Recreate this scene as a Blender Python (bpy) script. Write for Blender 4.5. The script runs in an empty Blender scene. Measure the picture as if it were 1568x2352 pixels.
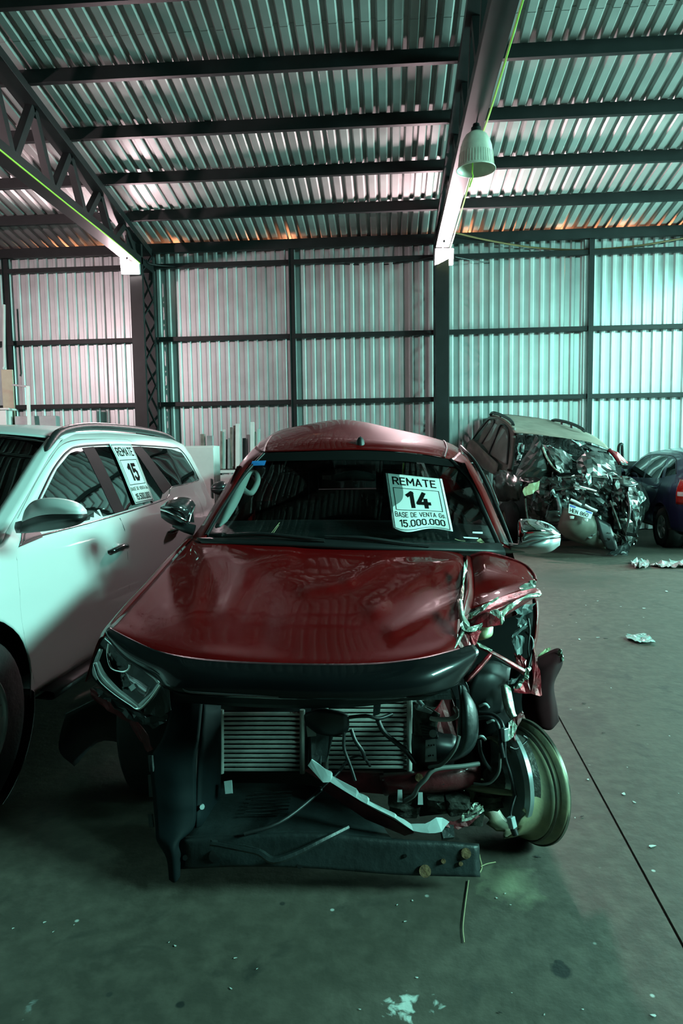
import bpy, bmesh, math, random
import numpy as np
from mathutils import Vector, Matrix
random.seed(7)
scene = bpy.context.scene
COL = scene.collection

# ------------------------------------------------------------------ camera
FPX, CXP, CYP = 1568.0, 784.0, 1176.0           # focal length in pixels of the 1568x2352 frame
YAW, PIT, ROLL = 0.068, math.atan((1176 - 1043) / 1568.0), 0.014
CAM = np.array([0.0, 0.0, 1.5])
_f = np.array([-math.sin(YAW) * math.cos(PIT), math.cos(YAW) * math.cos(PIT), -math.sin(PIT)])
_r0 = np.array([math.cos(YAW), math.sin(YAW), 0.0]); _u0 = np.cross(_r0, _f)
_r = math.cos(ROLL) * _r0 - math.sin(ROLL) * _u0
_u = math.cos(ROLL) * _u0 + math.sin(ROLL) * _r0
cd = bpy.data.cameras.new('camera'); cam = bpy.data.objects.new('camera', cd); COL.objects.link(cam)
cd.sensor_fit = 'VERTICAL'; cd.sensor_height = 36.0; cd.lens = 24.0; cd.clip_start = 0.05; cd.clip_end = 200
M = Matrix.Identity(4)
for i in range(3):
    M[i][0] = _r[i]; M[i][1] = _u[i]; M[i][2] = -_f[i]; M[i][3] = CAM[i]
cam.matrix_world = M
scene.camera = cam
scene.view_settings.view_transform = 'Standard'; scene.view_settings.look = 'None'
scene.view_settings.gamma = 1.0; scene.view_settings.use_curve_mapping = False
scene.view_settings.exposure = 0.0
scene.cycles.max_bounces = 4; scene.cycles.diffuse_bounces = 2; scene.cycles.glossy_bounces = 2; scene.cycles.transparent_max_bounces = 6
scene.cycles.caustics_reflective = False; scene.cycles.caustics_refractive = False
scene.cycles.use_adaptive_sampling = True; scene.cycles.adaptive_threshold = 0.06; scene.cycles.adaptive_min_samples = 12

# ------------------------------------------------------------------ world and big lights
w = bpy.data.worlds.new('world'); scene.world = w; w.use_nodes = True
w.node_tree.nodes['Background'].inputs[0].default_value = (0.10, 0.16, 0.15, 1)
w.node_tree.nodes['Background'].inputs[1].default_value = 0.003

def area_light(name, loc, target, sx, sy, power, color, spread=180):
    ld = bpy.data.lights.new(name, 'AREA'); ld.shape = 'RECTANGLE'; ld.size = sx; ld.size_y = sy
    ld.energy = power; ld.color = color; ld.spread = math.radians(spread)
    o = bpy.data.objects.new(name, ld); COL.objects.link(o); o.location = loc
    o.rotation_euler = (Vector(target) - Vector(loc)).to_track_quat('-Z', 'Y').to_euler()
    return o
TEAL = (0.37, 1.0, 0.86)
# daylight through the wide side door on the right, close to the back wall, beyond the frame
area_light('side_door_daylight', (10.9, 10.7, 2.1), (0, 10.9, 0.9), 3.2, 3.6, 3300, (0.44, 1.0, 0.88))
# daylight through the high band of windows in the right wall
area_light('high_window_daylight', (10.9, -0.2, 6.2), (-0.6, 3.8, 0.9), 4.4, 1.9, 2850, TEAL)

def spot_light(name, loc, target, power, color, cone, blend=0.3, size=0.1):
    ld = bpy.data.lights.new(name, 'SPOT'); ld.energy = power; ld.color = color; ld.spot_size = math.radians(cone); ld.spot_blend = blend; ld.shadow_soft_size = size
    o = bpy.data.objects.new(name, ld); COL.objects.link(o); o.location = loc
    o.rotation_euler = (Vector(target) - Vector(loc)).to_track_quat('-Z', 'Y').to_euler(); return o
# ------------------------------------------------------------------ helpers
def ray(x, y): return _f + (x - CXP) / FPX * _r - (y - CYP) / FPX * _u
def cp(x, y, D): return CAM + ray(x, y) * D          # a point seen at (x, y), D metres deep
def atY(x, y, Y): v = ray(x, y); return CAM + v * (Y / v[1])
def atZ(x, y, z): v = ray(x, y); return CAM + v * ((z - 1.5) / v[2])
def cg(X, D, z=0.0):                                  # metres right / ahead of the camera on the ground
    return np.array([X * math.cos(YAW) - D * math.sin(YAW), X * math.sin(YAW) + D * math.cos(YAW), z])

ORG = {}
def org(parent): return np.array(ORG.get(parent.name, (0, 0, 0))) if parent else np.zeros(3)
def thing(name, label, cat, loc=(0, 0, 0), rotz=0.0, group=None, local=False, kind=None):
    o = bpy.data.objects.new(name, None); COL.objects.link(o); o.empty_display_size = 0.1
    o.location = loc; o.rotation_euler = (0, 0, rotz)
    ORG[o.name] = (0, 0, 0) if local else tuple(loc)
    tag(o, label, cat, group, kind); return o
def tag(o, label=None, cat=None, group=None, kind=None):
    if label: o['label'] = label
    if cat: o['category'] = cat
    if group: o['group'] = group
    if kind: o['kind'] = kind
    return o
def mk(name, V, F, mat, parent=None, smooth=False, solid=0, bevel=0, sub=0, off=0, angle=None):
    """one mesh object; V in world metres (or in the frame of a rotated thing)"""
    g = org(parent)
    V = [tuple(np.asarray(v, float) - g) for v in V]
    me = bpy.data.meshes.new(name); me.from_pydata(V, [], F)
    bm = bmesh.new(); bm.from_mesh(me); bmesh.ops.remove_doubles(bm, verts=bm.verts, dist=1e-6)
    bmesh.ops.recalc_face_normals(bm, faces=bm.faces) if not off == 'keep' else None
    bm.to_mesh(me); bm.free()
    me.materials.append(mat)
    o = bpy.data.objects.new(name, me); COL.objects.link(o)
    if smooth:
        me.polygons.foreach_set('use_smooth', [True] * len(me.polygons))
        if angle: me.set_sharp_from_angle(angle=math.radians(angle))
    if solid:
        m = o.modifiers.new('solid', 'SOLIDIFY'); m.thickness = solid; m.offset = -1 if off == 'keep' else off
    if bevel:
        m = o.modifiers.new('bevel', 'BEVEL'); m.width = bevel; m.segments = 2; m.limit_method = 'ANGLE'
    if sub:
        m = o.modifiers.new('sub', 'SUBSURF'); m.levels = sub; m.render_levels = sub
    if parent:
        o.parent = parent; ORG[o.name] = tuple(g)
    return o
def dup(o, parent, dloc):
    c = o.copy(); COL.objects.link(c); c.parent = parent
    c.location = Vector(o.location) + Vector(dloc)
    if parent: ORG[c.name] = tuple(org(parent))
    return c

def box_vf(c, s, ax=None):
    c = np.asarray(c, float); s = np.asarray(s, float) / 2
    ax = np.eye(3) if ax is None else np.asarray(ax, float)
    V = [c + ax[0] * sx * s[0] + ax[1] * sy * s[1] + ax[2] * sz * s[2] for sx in (-1, 1) for sy in (-1, 1) for sz in (-1, 1)]
    return V, [(0, 1, 3, 2), (4, 6, 7, 5), (0, 4, 5, 1), (2, 3, 7, 6), (0, 2, 6, 4), (1, 5, 7, 3)]
def box(name, c, s, mat, parent=None, ax=None, bevel=0.004, **k):
    V, F = box_vf(c, s, ax); return mk(name, V, F, mat, parent, bevel=bevel, **k)
def join(*vfs):
    V, F = [], []
    for v, f in vfs:
        n = len(V); V += list(v); F += [tuple(i + n for i in q) for q in f]
    return V, F
def nrm(v): v = np.asarray(v, float); return v / (np.linalg.norm(v) + 1e-12)
def beam_vf(a, b, wd, ht, up=(0, 0, 1)):
    a = np.asarray(a, float); b = np.asarray(b, float); d = nrm(b - a)
    s = np.cross(d, up)
    if np.linalg.norm(s) < 1e-4: s = np.cross(d, (0, 1, 0))
    s = nrm(s); t = np.cross(s, d)
    return box_vf((a + b) / 2, (np.linalg.norm(b - a), wd, ht), (d, s, t))
def beam(name, a, b, wd, ht, mat, parent=None, up=(0, 0, 1), bevel=0.003):
    V, F = beam_vf(a, b, wd, ht, up); return mk(name, V, F, mat, parent, bevel=bevel)
def cat(p, n):
    """Catmull-Rom through the points, n steps per span"""
    p = np.asarray(p, float); q = np.vstack([2 * p[0] - p[1], p, 2 * p[-1] - p[-2]]); out = []
    for i in range(1, len(q) - 2):
        for k in range(n):
            t = k / n
            out.append(0.5 * (2 * q[i] + (q[i + 1] - q[i - 1]) * t + (2 * q[i - 1] - 5 * q[i] + 4 * q[i + 1] - q[i + 2]) * t * t
                              + (3 * q[i] - q[i - 1] - 3 * q[i + 1] + q[i + 2]) * t ** 3))
    out.append(p[-1]); return np.array(out)
def tube_vf(pts, r, n=8, steps=4, closed=False):
    pts = np.asarray(pts, float)
    P = cat(pts, steps) if steps > 1 and len(pts) > 2 else pts
    if np.isscalar(r): R = np.full(len(P), r)
    else: R = np.interp(np.linspace(0, 1, len(P)), np.linspace(0, 1, len(r)), r)
    V, F = [], []; prev = None
    for i, c in enumerate(P):
        d = nrm(P[min(i + 1, len(P) - 1)] - P[max(i - 1, 0)])
        if prev is None:
            s = np.cross(d, (0, 0, 1.0))
            if np.linalg.norm(s) < 0.05: s = np.cross(d, (1.0, 0, 0))
        else: s = prev - d * (prev @ d)
        s = nrm(s); prev = s; t = np.cross(d, s)
        for k in range(n):
            a = 2 * math.pi * k / n
            V.append(c + R[i] * (math.cos(a) * s + math.sin(a) * t))
    for i in range(len(P) - 1):
        for k in range(n):
            F.append((i * n + k, i * n + (k + 1) % n, (i + 1) * n + (k + 1) % n, (i + 1) * n + k))
    F.append(tuple(range(n))); F.append(tuple((len(P) - 1) * n + k for k in range(n)))
    return V, F
def tube(name, pts, r, mat, parent=None, n=8, steps=4):
    V, F = tube_vf(pts, r, n, steps); return mk(name, V, F, mat, parent, smooth=True, angle=50)
def ptube(name, pts, r, mat, parent=None, **k):      # path given as (px, py, depth)
    return tube(name, [cp(*p) for p in pts], r, mat, parent, **k)
def grid_vf(G):
    nr, nc = G.shape[:2]
    return [tuple(v) for v in G.reshape(-1, 3)], [(i * nc + j, i * nc + j + 1, (i + 1) * nc + j + 1, (i + 1) * nc + j) for i in range(nr - 1) for j in range(nc - 1)]
def smooth_grid(C, n):
    C = np.asarray(C, float)
    A = np.stack([cat(C[i], n) for i in range(C.shape[0])])
    return np.stack([cat(A[:, j], n) for j in range(A.shape[1])], axis=1)
def patch(name, C, mat, parent=None, n=6, solid=0.002, fn=None, px=False, smooth=True, angle=None):
    """smooth sheet through a control grid; px: the grid is (px, py, depth)"""
    G = smooth_grid(C, n)
    if fn is not None: G = fn(G)
    if px: G = np.array([[cp(*q) for q in row] for row in G])
    V, F = grid_vf(G); return mk(name, V, F, mat, parent, smooth=smooth, solid=solid, angle=angle)
def lathe_vf(prof, c, axis, n=40, a0=0, a1=2 * math.pi, ref=(0, 0, 1)):
    c = np.asarray(c, float); ax = nrm(axis); s = np.cross(ax, ref)
    if np.linalg.norm(s) < 1e-3: s = np.cross(ax, (1.0, 0, 0))
    s = nrm(s); t = np.cross(ax, s)
    full = abs(a1 - a0 - 2 * math.pi) < 1e-6; m = n if full else n + 1
    V, F = [], []
    for (r, h) in prof:
        for k in range(m):
            a = a0 + (a1 - a0) * k / n; V.append(c + ax * h + r * (math.cos(a) * s + math.sin(a) * t))
    for i in range(len(prof) - 1):
        for k in range(n):
            k2 = (k + 1) % m; F.append((i * m + k, i * m + k2, (i + 1) * m + k2, (i + 1) * m + k))
    return V, F
def lathe(name, prof, c, axis, mat, parent=None, n=40, solid=0, angle=40, **k):
    V, F = lathe_vf(prof, c, axis, n, **k); return mk(name, V, F, mat, parent, smooth=True, angle=angle, solid=solid)
def sheet(name, pts, mat, parent=None, solid=0.003, px=True, crumple=0.0, cuts=2, seed=1, smooth=False):
    """a bent or torn sheet from its outline"""
    P3 = [cp(*p) for p in pts] if px else [np.asarray(p, float) for p in pts]
    g = org(parent); bm = bmesh.new()
    bm.faces.new([bm.verts.new(tuple(p - g)) for p in P3])
    bmesh.ops.triangulate(bm, faces=bm.faces[:])
    if cuts: bmesh.ops.subdivide_edges(bm, edges=bm.edges[:], cuts=cuts, use_grid_fill=True)
    bm.normal_update()
    if crumple:
        rnd = random.Random(seed)
        for v in bm.verts: v.co += Vector((rnd.uniform(-1, 1), rnd.uniform(-1, 1), rnd.uniform(-1, 1))) * crumple
    me = bpy.data.meshes.new(name); bm.to_mesh(me); bm.free(); me.materials.append(mat)
    o = bpy.data.objects.new(name, me); COL.objects.link(o)
    if smooth: me.polygons.foreach_set('use_smooth', [True] * len(me.polygons))
    if solid: m = o.modifiers.new('solid', 'SOLIDIFY'); m.thickness = solid; m.offset = 0
    if parent: o.parent = parent; ORG[o.name] = tuple(g)
    return o
GLYPH = {
 'R': [[(0, 0), (0, 1)], [(0, 1), (.35, 1), (.52, .9), (.55, .75), (.52, .6), (.35, .5), (0, .5)], [(.3, .5), (.58, 0)]],
 'E': [[(.5, 1), (0, 1), (0, 0), (.5, 0)], [(0, .52), (.42, .52)]], 'M': [[(0, 0), (0, 1), (.36, .35), (.72, 1), (.72, 0)]],
 'A': [[(0, 0), (.3, 1), (.6, 0)], [(.11, .27), (.49, .27)]], 'T': [[(0, 1), (.6, 1)], [(.3, 1), (.3, 0)]],
 'B': [[(0, 0), (0, 1), (.35, 1), (.5, .88), (.5, .65), (.35, .53), (0, .53)], [(.35, .53), (.55, .4), (.55, .14), (.38, 0), (0, 0)]],
 'S': [[(.54, .82), (.42, 1), (.14, 1), (0, .85), (0, .68), (.12, .55), (.42, .47), (.55, .33), (.55, .15), (.42, 0), (.12, 0), (0, .18)]],
 'D': [[(0, 0), (0, 1), (.3, 1), (.48, .88), (.55, .65), (.55, .35), (.48, .12), (.3, 0), (0, 0)]], 'V': [[(0, 1), (.3, 0), (.6, 1)]],
 'N': [[(0, 0), (0, 1), (.55, 0), (.55, 1)]], 'G': [[(.55, .8), (.42, 1), (.14, 1), (0, .82), (0, .18), (.14, 0), (.42, 0), (.55, .18), (.55, .45), (.3, .45)]],
 's': [[(.38, .57), (.3, .7), (.1, .7), (0, .6), (0, .48), (.09, .39), (.3, .33), (.39, .23), (.39, .1), (.3, 0), (.09, 0), (0, .13)]],
 'H': [[(0, 0), (0, 1)], [(.55, 0), (.55, 1)], [(0, .5), (.55, .5)]], '1': [[(0, .8), (.24, 1), (.24, 0)]], '4': [[(.36, 1), (0, .28), (.62, .28)], [(.43, .55), (.43, 0)]],
 '0': [[(.14, 0), (0, .16), (0, .84), (.14, 1), (.40, 1), (.54, .84), (.54, .16), (.40, 0), (.14, 0)]],
 '5': [[(.5, 1), (.06, 1), (.03, .56), (.14, .62), (.36, .62), (.52, .46), (.52, .16), (.38, 0), (.12, 0), (0, .14)]],
 '6': [[(.48, .88), (.38, 1), (.14, 1), (0, .84), (0, .16), (.14, 0), (.40, 0), (.54, .16), (.54, .42), (.40, .56), (.14, .56), (0, .44)]],
 '8': [[(.14, .53), (0, .68), (0, .86), (.14, 1), (.40, 1), (.54, .86), (.54, .68), (.40, .53), (.14, .53), (0, .38), (0, .14), (.14, 0), (.40, 0), (.54, .14), (.54, .38), (.40, .53)]],
 '.': [[(.06, 0), (.06, .06)]], ' ': []}
def text_mesh(txt, th):
    """block lettering from thick strokes; th = stroke width against a letter height of 1"""
    V, F = [], []; x = 0.0
    for ch in txt:
        for line in GLYPH[ch]:
            for (a, b_) in zip(line[:-1], line[1:]):
                a = np.array(a, float) + (x, 0); b_ = np.array(b_, float) + (x, 0); d = (b_ - a) / np.linalg.norm(b_ - a); n = np.array((-d[1], d[0])) * th / 2
                a = a - d * th * .42; b_ = b_ + d * th * .42
                for k in range(4):
                    p, q = a + (b_ - a) * k / 4, a + (b_ - a) * (k + 1) / 4; m = len(V)
                    V += [tuple(p - n), tuple(q - n), tuple(q + n), tuple(p + n)]; F.append((m, m + 1, m + 2, m + 3))
        wd = max([p[0] for l in GLYPH[ch] for p in l] + [.28 if ch == ' ' else 0]); x += wd + th + .10
    return V, F

# ------------------------------------------------------------------ materials (all procedural)
def mat(name, col, rough=0.5, metal=0.0, coat=0.0, var=0.2, scale=6.0, bump=0.0, bscale=40.0, col2=None, lo=0.35, hi=0.7, rvar=0.0, spec=0.5):
    m = bpy.data.materials.new(name); m.use_nodes = True; nt = m.node_tree; N = nt.nodes; L = nt.links
    b = N['Principled BSDF']; b.inputs['Roughness'].default_value = rough; b.inputs['Metallic'].default_value = metal
    b.inputs['Coat Weight'].default_value = coat; b.inputs['Coat Roughness'].default_value = 0.04
    b.inputs['Specular IOR Level'].default_value = spec
    tc = N.new('ShaderNodeTexCoord'); nz = N.new('ShaderNodeTexNoise'); nz.inputs['Scale'].default_value = scale; nz.inputs['Detail'].default_value = 6
    L.new(tc.outputs['Object'], nz.inputs['Vector'])
    rp = N.new('ShaderNodeValToRGB'); rp.color_ramp.elements[0].position = lo; rp.color_ramp.elements[1].position = hi
    c2 = col2 if col2 else tuple(c * (1 - var) for c in col)
    rp.color_ramp.elements[0].color = (*c2, 1); rp.color_ramp.elements[1].color = (*col, 1)
    L.new(nz.outputs['Fac'], rp.inputs['Fac']); L.new(rp.outputs['Color'], b.inputs['Base Color'])
    if rvar:
        mr = N.new('ShaderNodeMapRange'); mr.inputs['To Min'].default_value = rough - rvar; mr.inputs['To Max'].default_value = rough + rvar
        L.new(nz.outputs['Fac'], mr.inputs['Value']); L.new(mr.outputs['Result'], b.inputs['Roughness'])
    if bump:
        n2 = N.new('ShaderNodeTexNoise'); n2.inputs['Scale'].default_value = bscale; n2.inputs['Detail'].default_value = 4
        L.new(tc.outputs['Object'], n2.inputs['Vector'])
        bp = N.new('ShaderNodeBump'); bp.inputs['Strength'].default_value = bump; bp.inputs['Distance'].default_value = 0.02
        L.new(n2.outputs['Fac'], bp.inputs['Height']); L.new(bp.outputs['Normal'], b.inputs['Normal'])
    return m
def emit(name, col, strength):
    m = bpy.data.materials.new(name); m.use_nodes = True; b = m.node_tree.nodes['Principled BSDF']
    b.inputs['Base Color'].default_value = (0, 0, 0, 1); b.inputs['Emission Color'].default_value = (*col, 1); b.inputs['Emission Strength'].default_value = strength
    return m
def glass(name, tint, gloss=(1, 1, 1), rough=0.02, ior=1.5):
    m = bpy.data.materials.new(name); m.use_nodes = True; nt = m.node_tree; nt.nodes.clear(); N = nt.nodes; L = nt.links
    o = N.new('ShaderNodeOutputMaterial'); t = N.new('ShaderNodeBsdfTransparent'); t.inputs[0].default_value = (*tint, 1)
    g = N.new('ShaderNodeBsdfGlossy'); g.inputs[0].default_value = (*gloss, 1); g.inputs['Roughness'].default_value = rough
    fr = N.new('ShaderNodeFresnel'); ge = N.new('ShaderNodeNewGeometry'); mr = N.new('ShaderNodeMapRange')
    mr.inputs['To Min'].default_value = ior; mr.inputs['To Max'].default_value = 1 / ior      # same reflection from both faces of a thin pane
    L.new(ge.outputs['Backfacing'], mr.inputs['Value']); L.new(mr.outputs['Result'], fr.inputs[0]); mx = N.new('ShaderNodeMixShader')
    L.new(fr.outputs[0], mx.inputs[0]); L.new(t.outputs[0], mx.inputs[1]); L.new(g.outputs[0], mx.inputs[2]); L.new(mx.outputs[0], o.inputs[0])
    return m
MT = {}
MT['steel'] = mat('painted_steel', (0.011, 0.012, 0.0125), 0.5, 0.0, var=0.4, scale=5, spec=0.3)
MT['galv'] = mat('galvanised_sheet', (0.56, 0.58, 0.58), 0.42, 0.45, var=0.16, scale=2.5, rvar=0.08)
MT['roof'] = mat('roof_sheet', (0.41, 0.41, 0.40), 0.45, 0.3, var=0.2, scale=2.0, rvar=0.08)
MT['black'] = mat('black_plastic', (0.012, 0.013, 0.014), 0.45, var=0.3, scale=12)
MT['pillar'] = mat('matte_black_trim', (0.012, 0.012, 0.013), 0.6, var=0.2, spec=0.08)
MT['grime'] = mat('grimy_plastic', (0.018, 0.024, 0.025), 0.45, var=0.5, scale=9, bump=0.15)
MT['rubber'] = mat('tyre_rubber', (0.011, 0.012, 0.012), 0.8, var=0.3, scale=14, bump=0.2)
MT['red'] = mat('red_paint', (0.135, 0.0012, 0.0016), 0.5, 0.0, 0.42, var=0.15, scale=3, spec=0.08)
MT['redraw'] = mat('scraped_red_metal', (0.50, 0.012, 0.03), 0.4, 0.3, 0.4, scale=18, col2=(0.11, 0.018, 0.02), bump=0.3, bscale=30)
MT['maroon'] = mat('maroon_primer', (0.16, 0.016, 0.022), 0.5, 0.2, 0.2, var=0.5, scale=14, bump=0.15)
MT['bare'] = mat('torn_bare_metal', (0.62, 0.66, 0.60), 0.4, 0.5, col2=(0.26, 0.30, 0.22), scale=30, bump=0.35)
MT['white'] = mat('white_paint', (0.78, 0.79, 0.79), 0.4, 0.0, 0.45, var=0.03, scale=2, spec=0.25)
MT['blue'] = mat('blue_paint', (0.022, 0.022, 0.10), 0.4, 0.2, 0.5, scale=3, col2=(0.03, 0.028, 0.085))
MT['dusty'] = mat('dusty_roof', (0.27, 0.23, 0.19), 0.85, var=0.25, scale=5)
MT['dustside'] = mat('dusty_dark_side', (0.13, 0.115, 0.10), 0.65, var=0.4, scale=6, coat=0.15)
MT['wreck'] = mat('crumpled_black_paint', (0.016, 0.018, 0.018), 0.28, 0.2, 0.6, col2=(0.05, 0.055, 0.05), scale=8)
MT['chrome'] = mat('chrome', (0.86, 0.87, 0.87), 0.07, 1.0, var=0.05)
MT['silver'] = mat('silver_plastic', (0.55, 0.57, 0.57), 0.3, 0.3, var=0.12)
MT['dchrome'] = mat('smoked_chrome', (0.30, 0.27, 0.28), 0.12, 0.9, var=0.2)
MT['alu'] = mat('aluminium_fins', (0.85, 0.85, 0.80), 0.42, 0.2, var=0.3, scale=15)
MT['darkalu'] = mat('dark_core', (0.02, 0.022, 0.022), 0.7, var=0.3)
MT['engine'] = mat('dirty_engine_metal', (0.12, 0.12, 0.105), 0.55, 0.45, col2=(0.03, 0.026, 0.022), scale=16, bump=0.4)
MT['rustp'] = mat('rust_patch', (0.26, 0.15, 0.07), 0.8, 0.1, col2=(0.10, 0.05, 0.025), scale=60, bump=0.4)
MT['rim'] = mat('stained_rim', (0.36, 0.32, 0.19), 0.5, 0.35, col2=(0.16, 0.17, 0.13), scale=7, bump=0.12, bscale=25)
MT['rimdark'] = mat('rim_lip', (0.20, 0.18, 0.14), 0.4, 0.6, col2=(0.06, 0.05, 0.04), scale=9)
MT['disc'] = mat('brake_shield', (0.40, 0.46, 0.46), 0.35, 0.6, var=0.4, scale=10)
MT['bracket'] = mat('grey_bracket', (0.46, 0.54, 0.54), 0.5, 0.0, var=0.3, scale=14)
MT['glass'] = glass('windscreen_glass', (0.50, 0.55, 0.54), ior=1.3)
MT['tint'] = glass('tinted_glass', (0.03, 0.035, 0.035), ior=1.6)
MT['clear'] = glass('clear_plastic', (0.92, 0.95, 0.95), ior=1.22)
MT['paper'] = mat('white_paper', (0.86, 0.87, 0.87), 0.7, var=0.03)
MT['ink'] = mat('black_ink', (0.008, 0.008, 0.008), 0.8, var=0.1, spec=0.05)
MT['cloth'] = mat('white_airbag_cloth', (0.80, 0.80, 0.78), 0.8, var=0.06)
MT['interior'] = mat('dark_cabin', (0.007, 0.008, 0.008), 0.85, var=0.3, spec=0.06)
MT['bluetag'] = mat('blue_sticker', (0.03, 0.22, 0.62), 0.6, var=0.1)
MT['taillight'] = mat('red_lens', (0.55, 0.012, 0.008), 0.15, 0, 1.0, var=0.2)
MT['wire'] = mat('black_wire', (0.016, 0.017, 0.018), 0.4, var=0.2)
MT['limewire'] = mat('lime_cable', (0.34, 0.62, 0.05), 0.5, var=0.15)
MT['browncable'] = mat('brown_cable', (0.20, 0.13, 0.05), 0.6, var=0.2)
MT['plate'] = mat('plate_white', (0.72, 0.74, 0.72), 0.5, var=0.1)
MT['yellowish'] = mat('yellow_green_lens', (0.55, 0.58, 0.34), 0.4, var=0.15)
MT['board'] = mat('pale_board', (0.66, 0.66, 0.64), 0.6, var=0.1)
MT['timber'] = mat('weathered_timber', (0.24, 0.21, 0.18), 0.75, var=0.45, scale=9)
MT['beige'] = mat('beige_board', (0.42, 0.37, 0.27), 0.7, var=0.2)
MT['grey'] = mat('grey_metal', (0.30, 0.32, 0.32), 0.5, 0.2, var=0.2)
MT['film'] = mat('crumpled_film', (0.55, 0.62, 0.60), 0.3, var=0.3, scale=20, bump=0.5)
MT['dome'] = mat('prismatic_dome', (0.70, 0.66, 0.56), 0.35, var=0.2, scale=10)
MT['orange'] = mat('orange_lens', (0.7, 0.12, 0.03), 0.3)
MT['straw'] = mat('straw', (0.45, 0.40, 0.22), 0.8, var=0.3)
MT['chip'] = mat('pale_chip', (0.66, 0.68, 0.66), 0.6, var=0.2)
MT['dark_chip'] = mat('dark_chip', (0.02, 0.02, 0.018), 0.7, var=0.3)
# ================================================================== the hall
WY = 13.10                 # inner face of the back wall
ZE, SL, PP = 5.44, 0.17, 1.10
def roof_z(Y): return ZE + 0.09 + SL * (13 - Y)
PITCH = 0.185
def ribs_profile(n, flip):
    """trapezoid ribs: (offset along the sheet, height)"""
    P = []
    for i in range(n):
        x = i * PITCH
        P += [(x, 0), (x + 0.088, 0), (x + 0.112, flip * 0.038), (x + 0.160, flip * 0.038), (x + 0.184, 0)]
    return P
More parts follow.
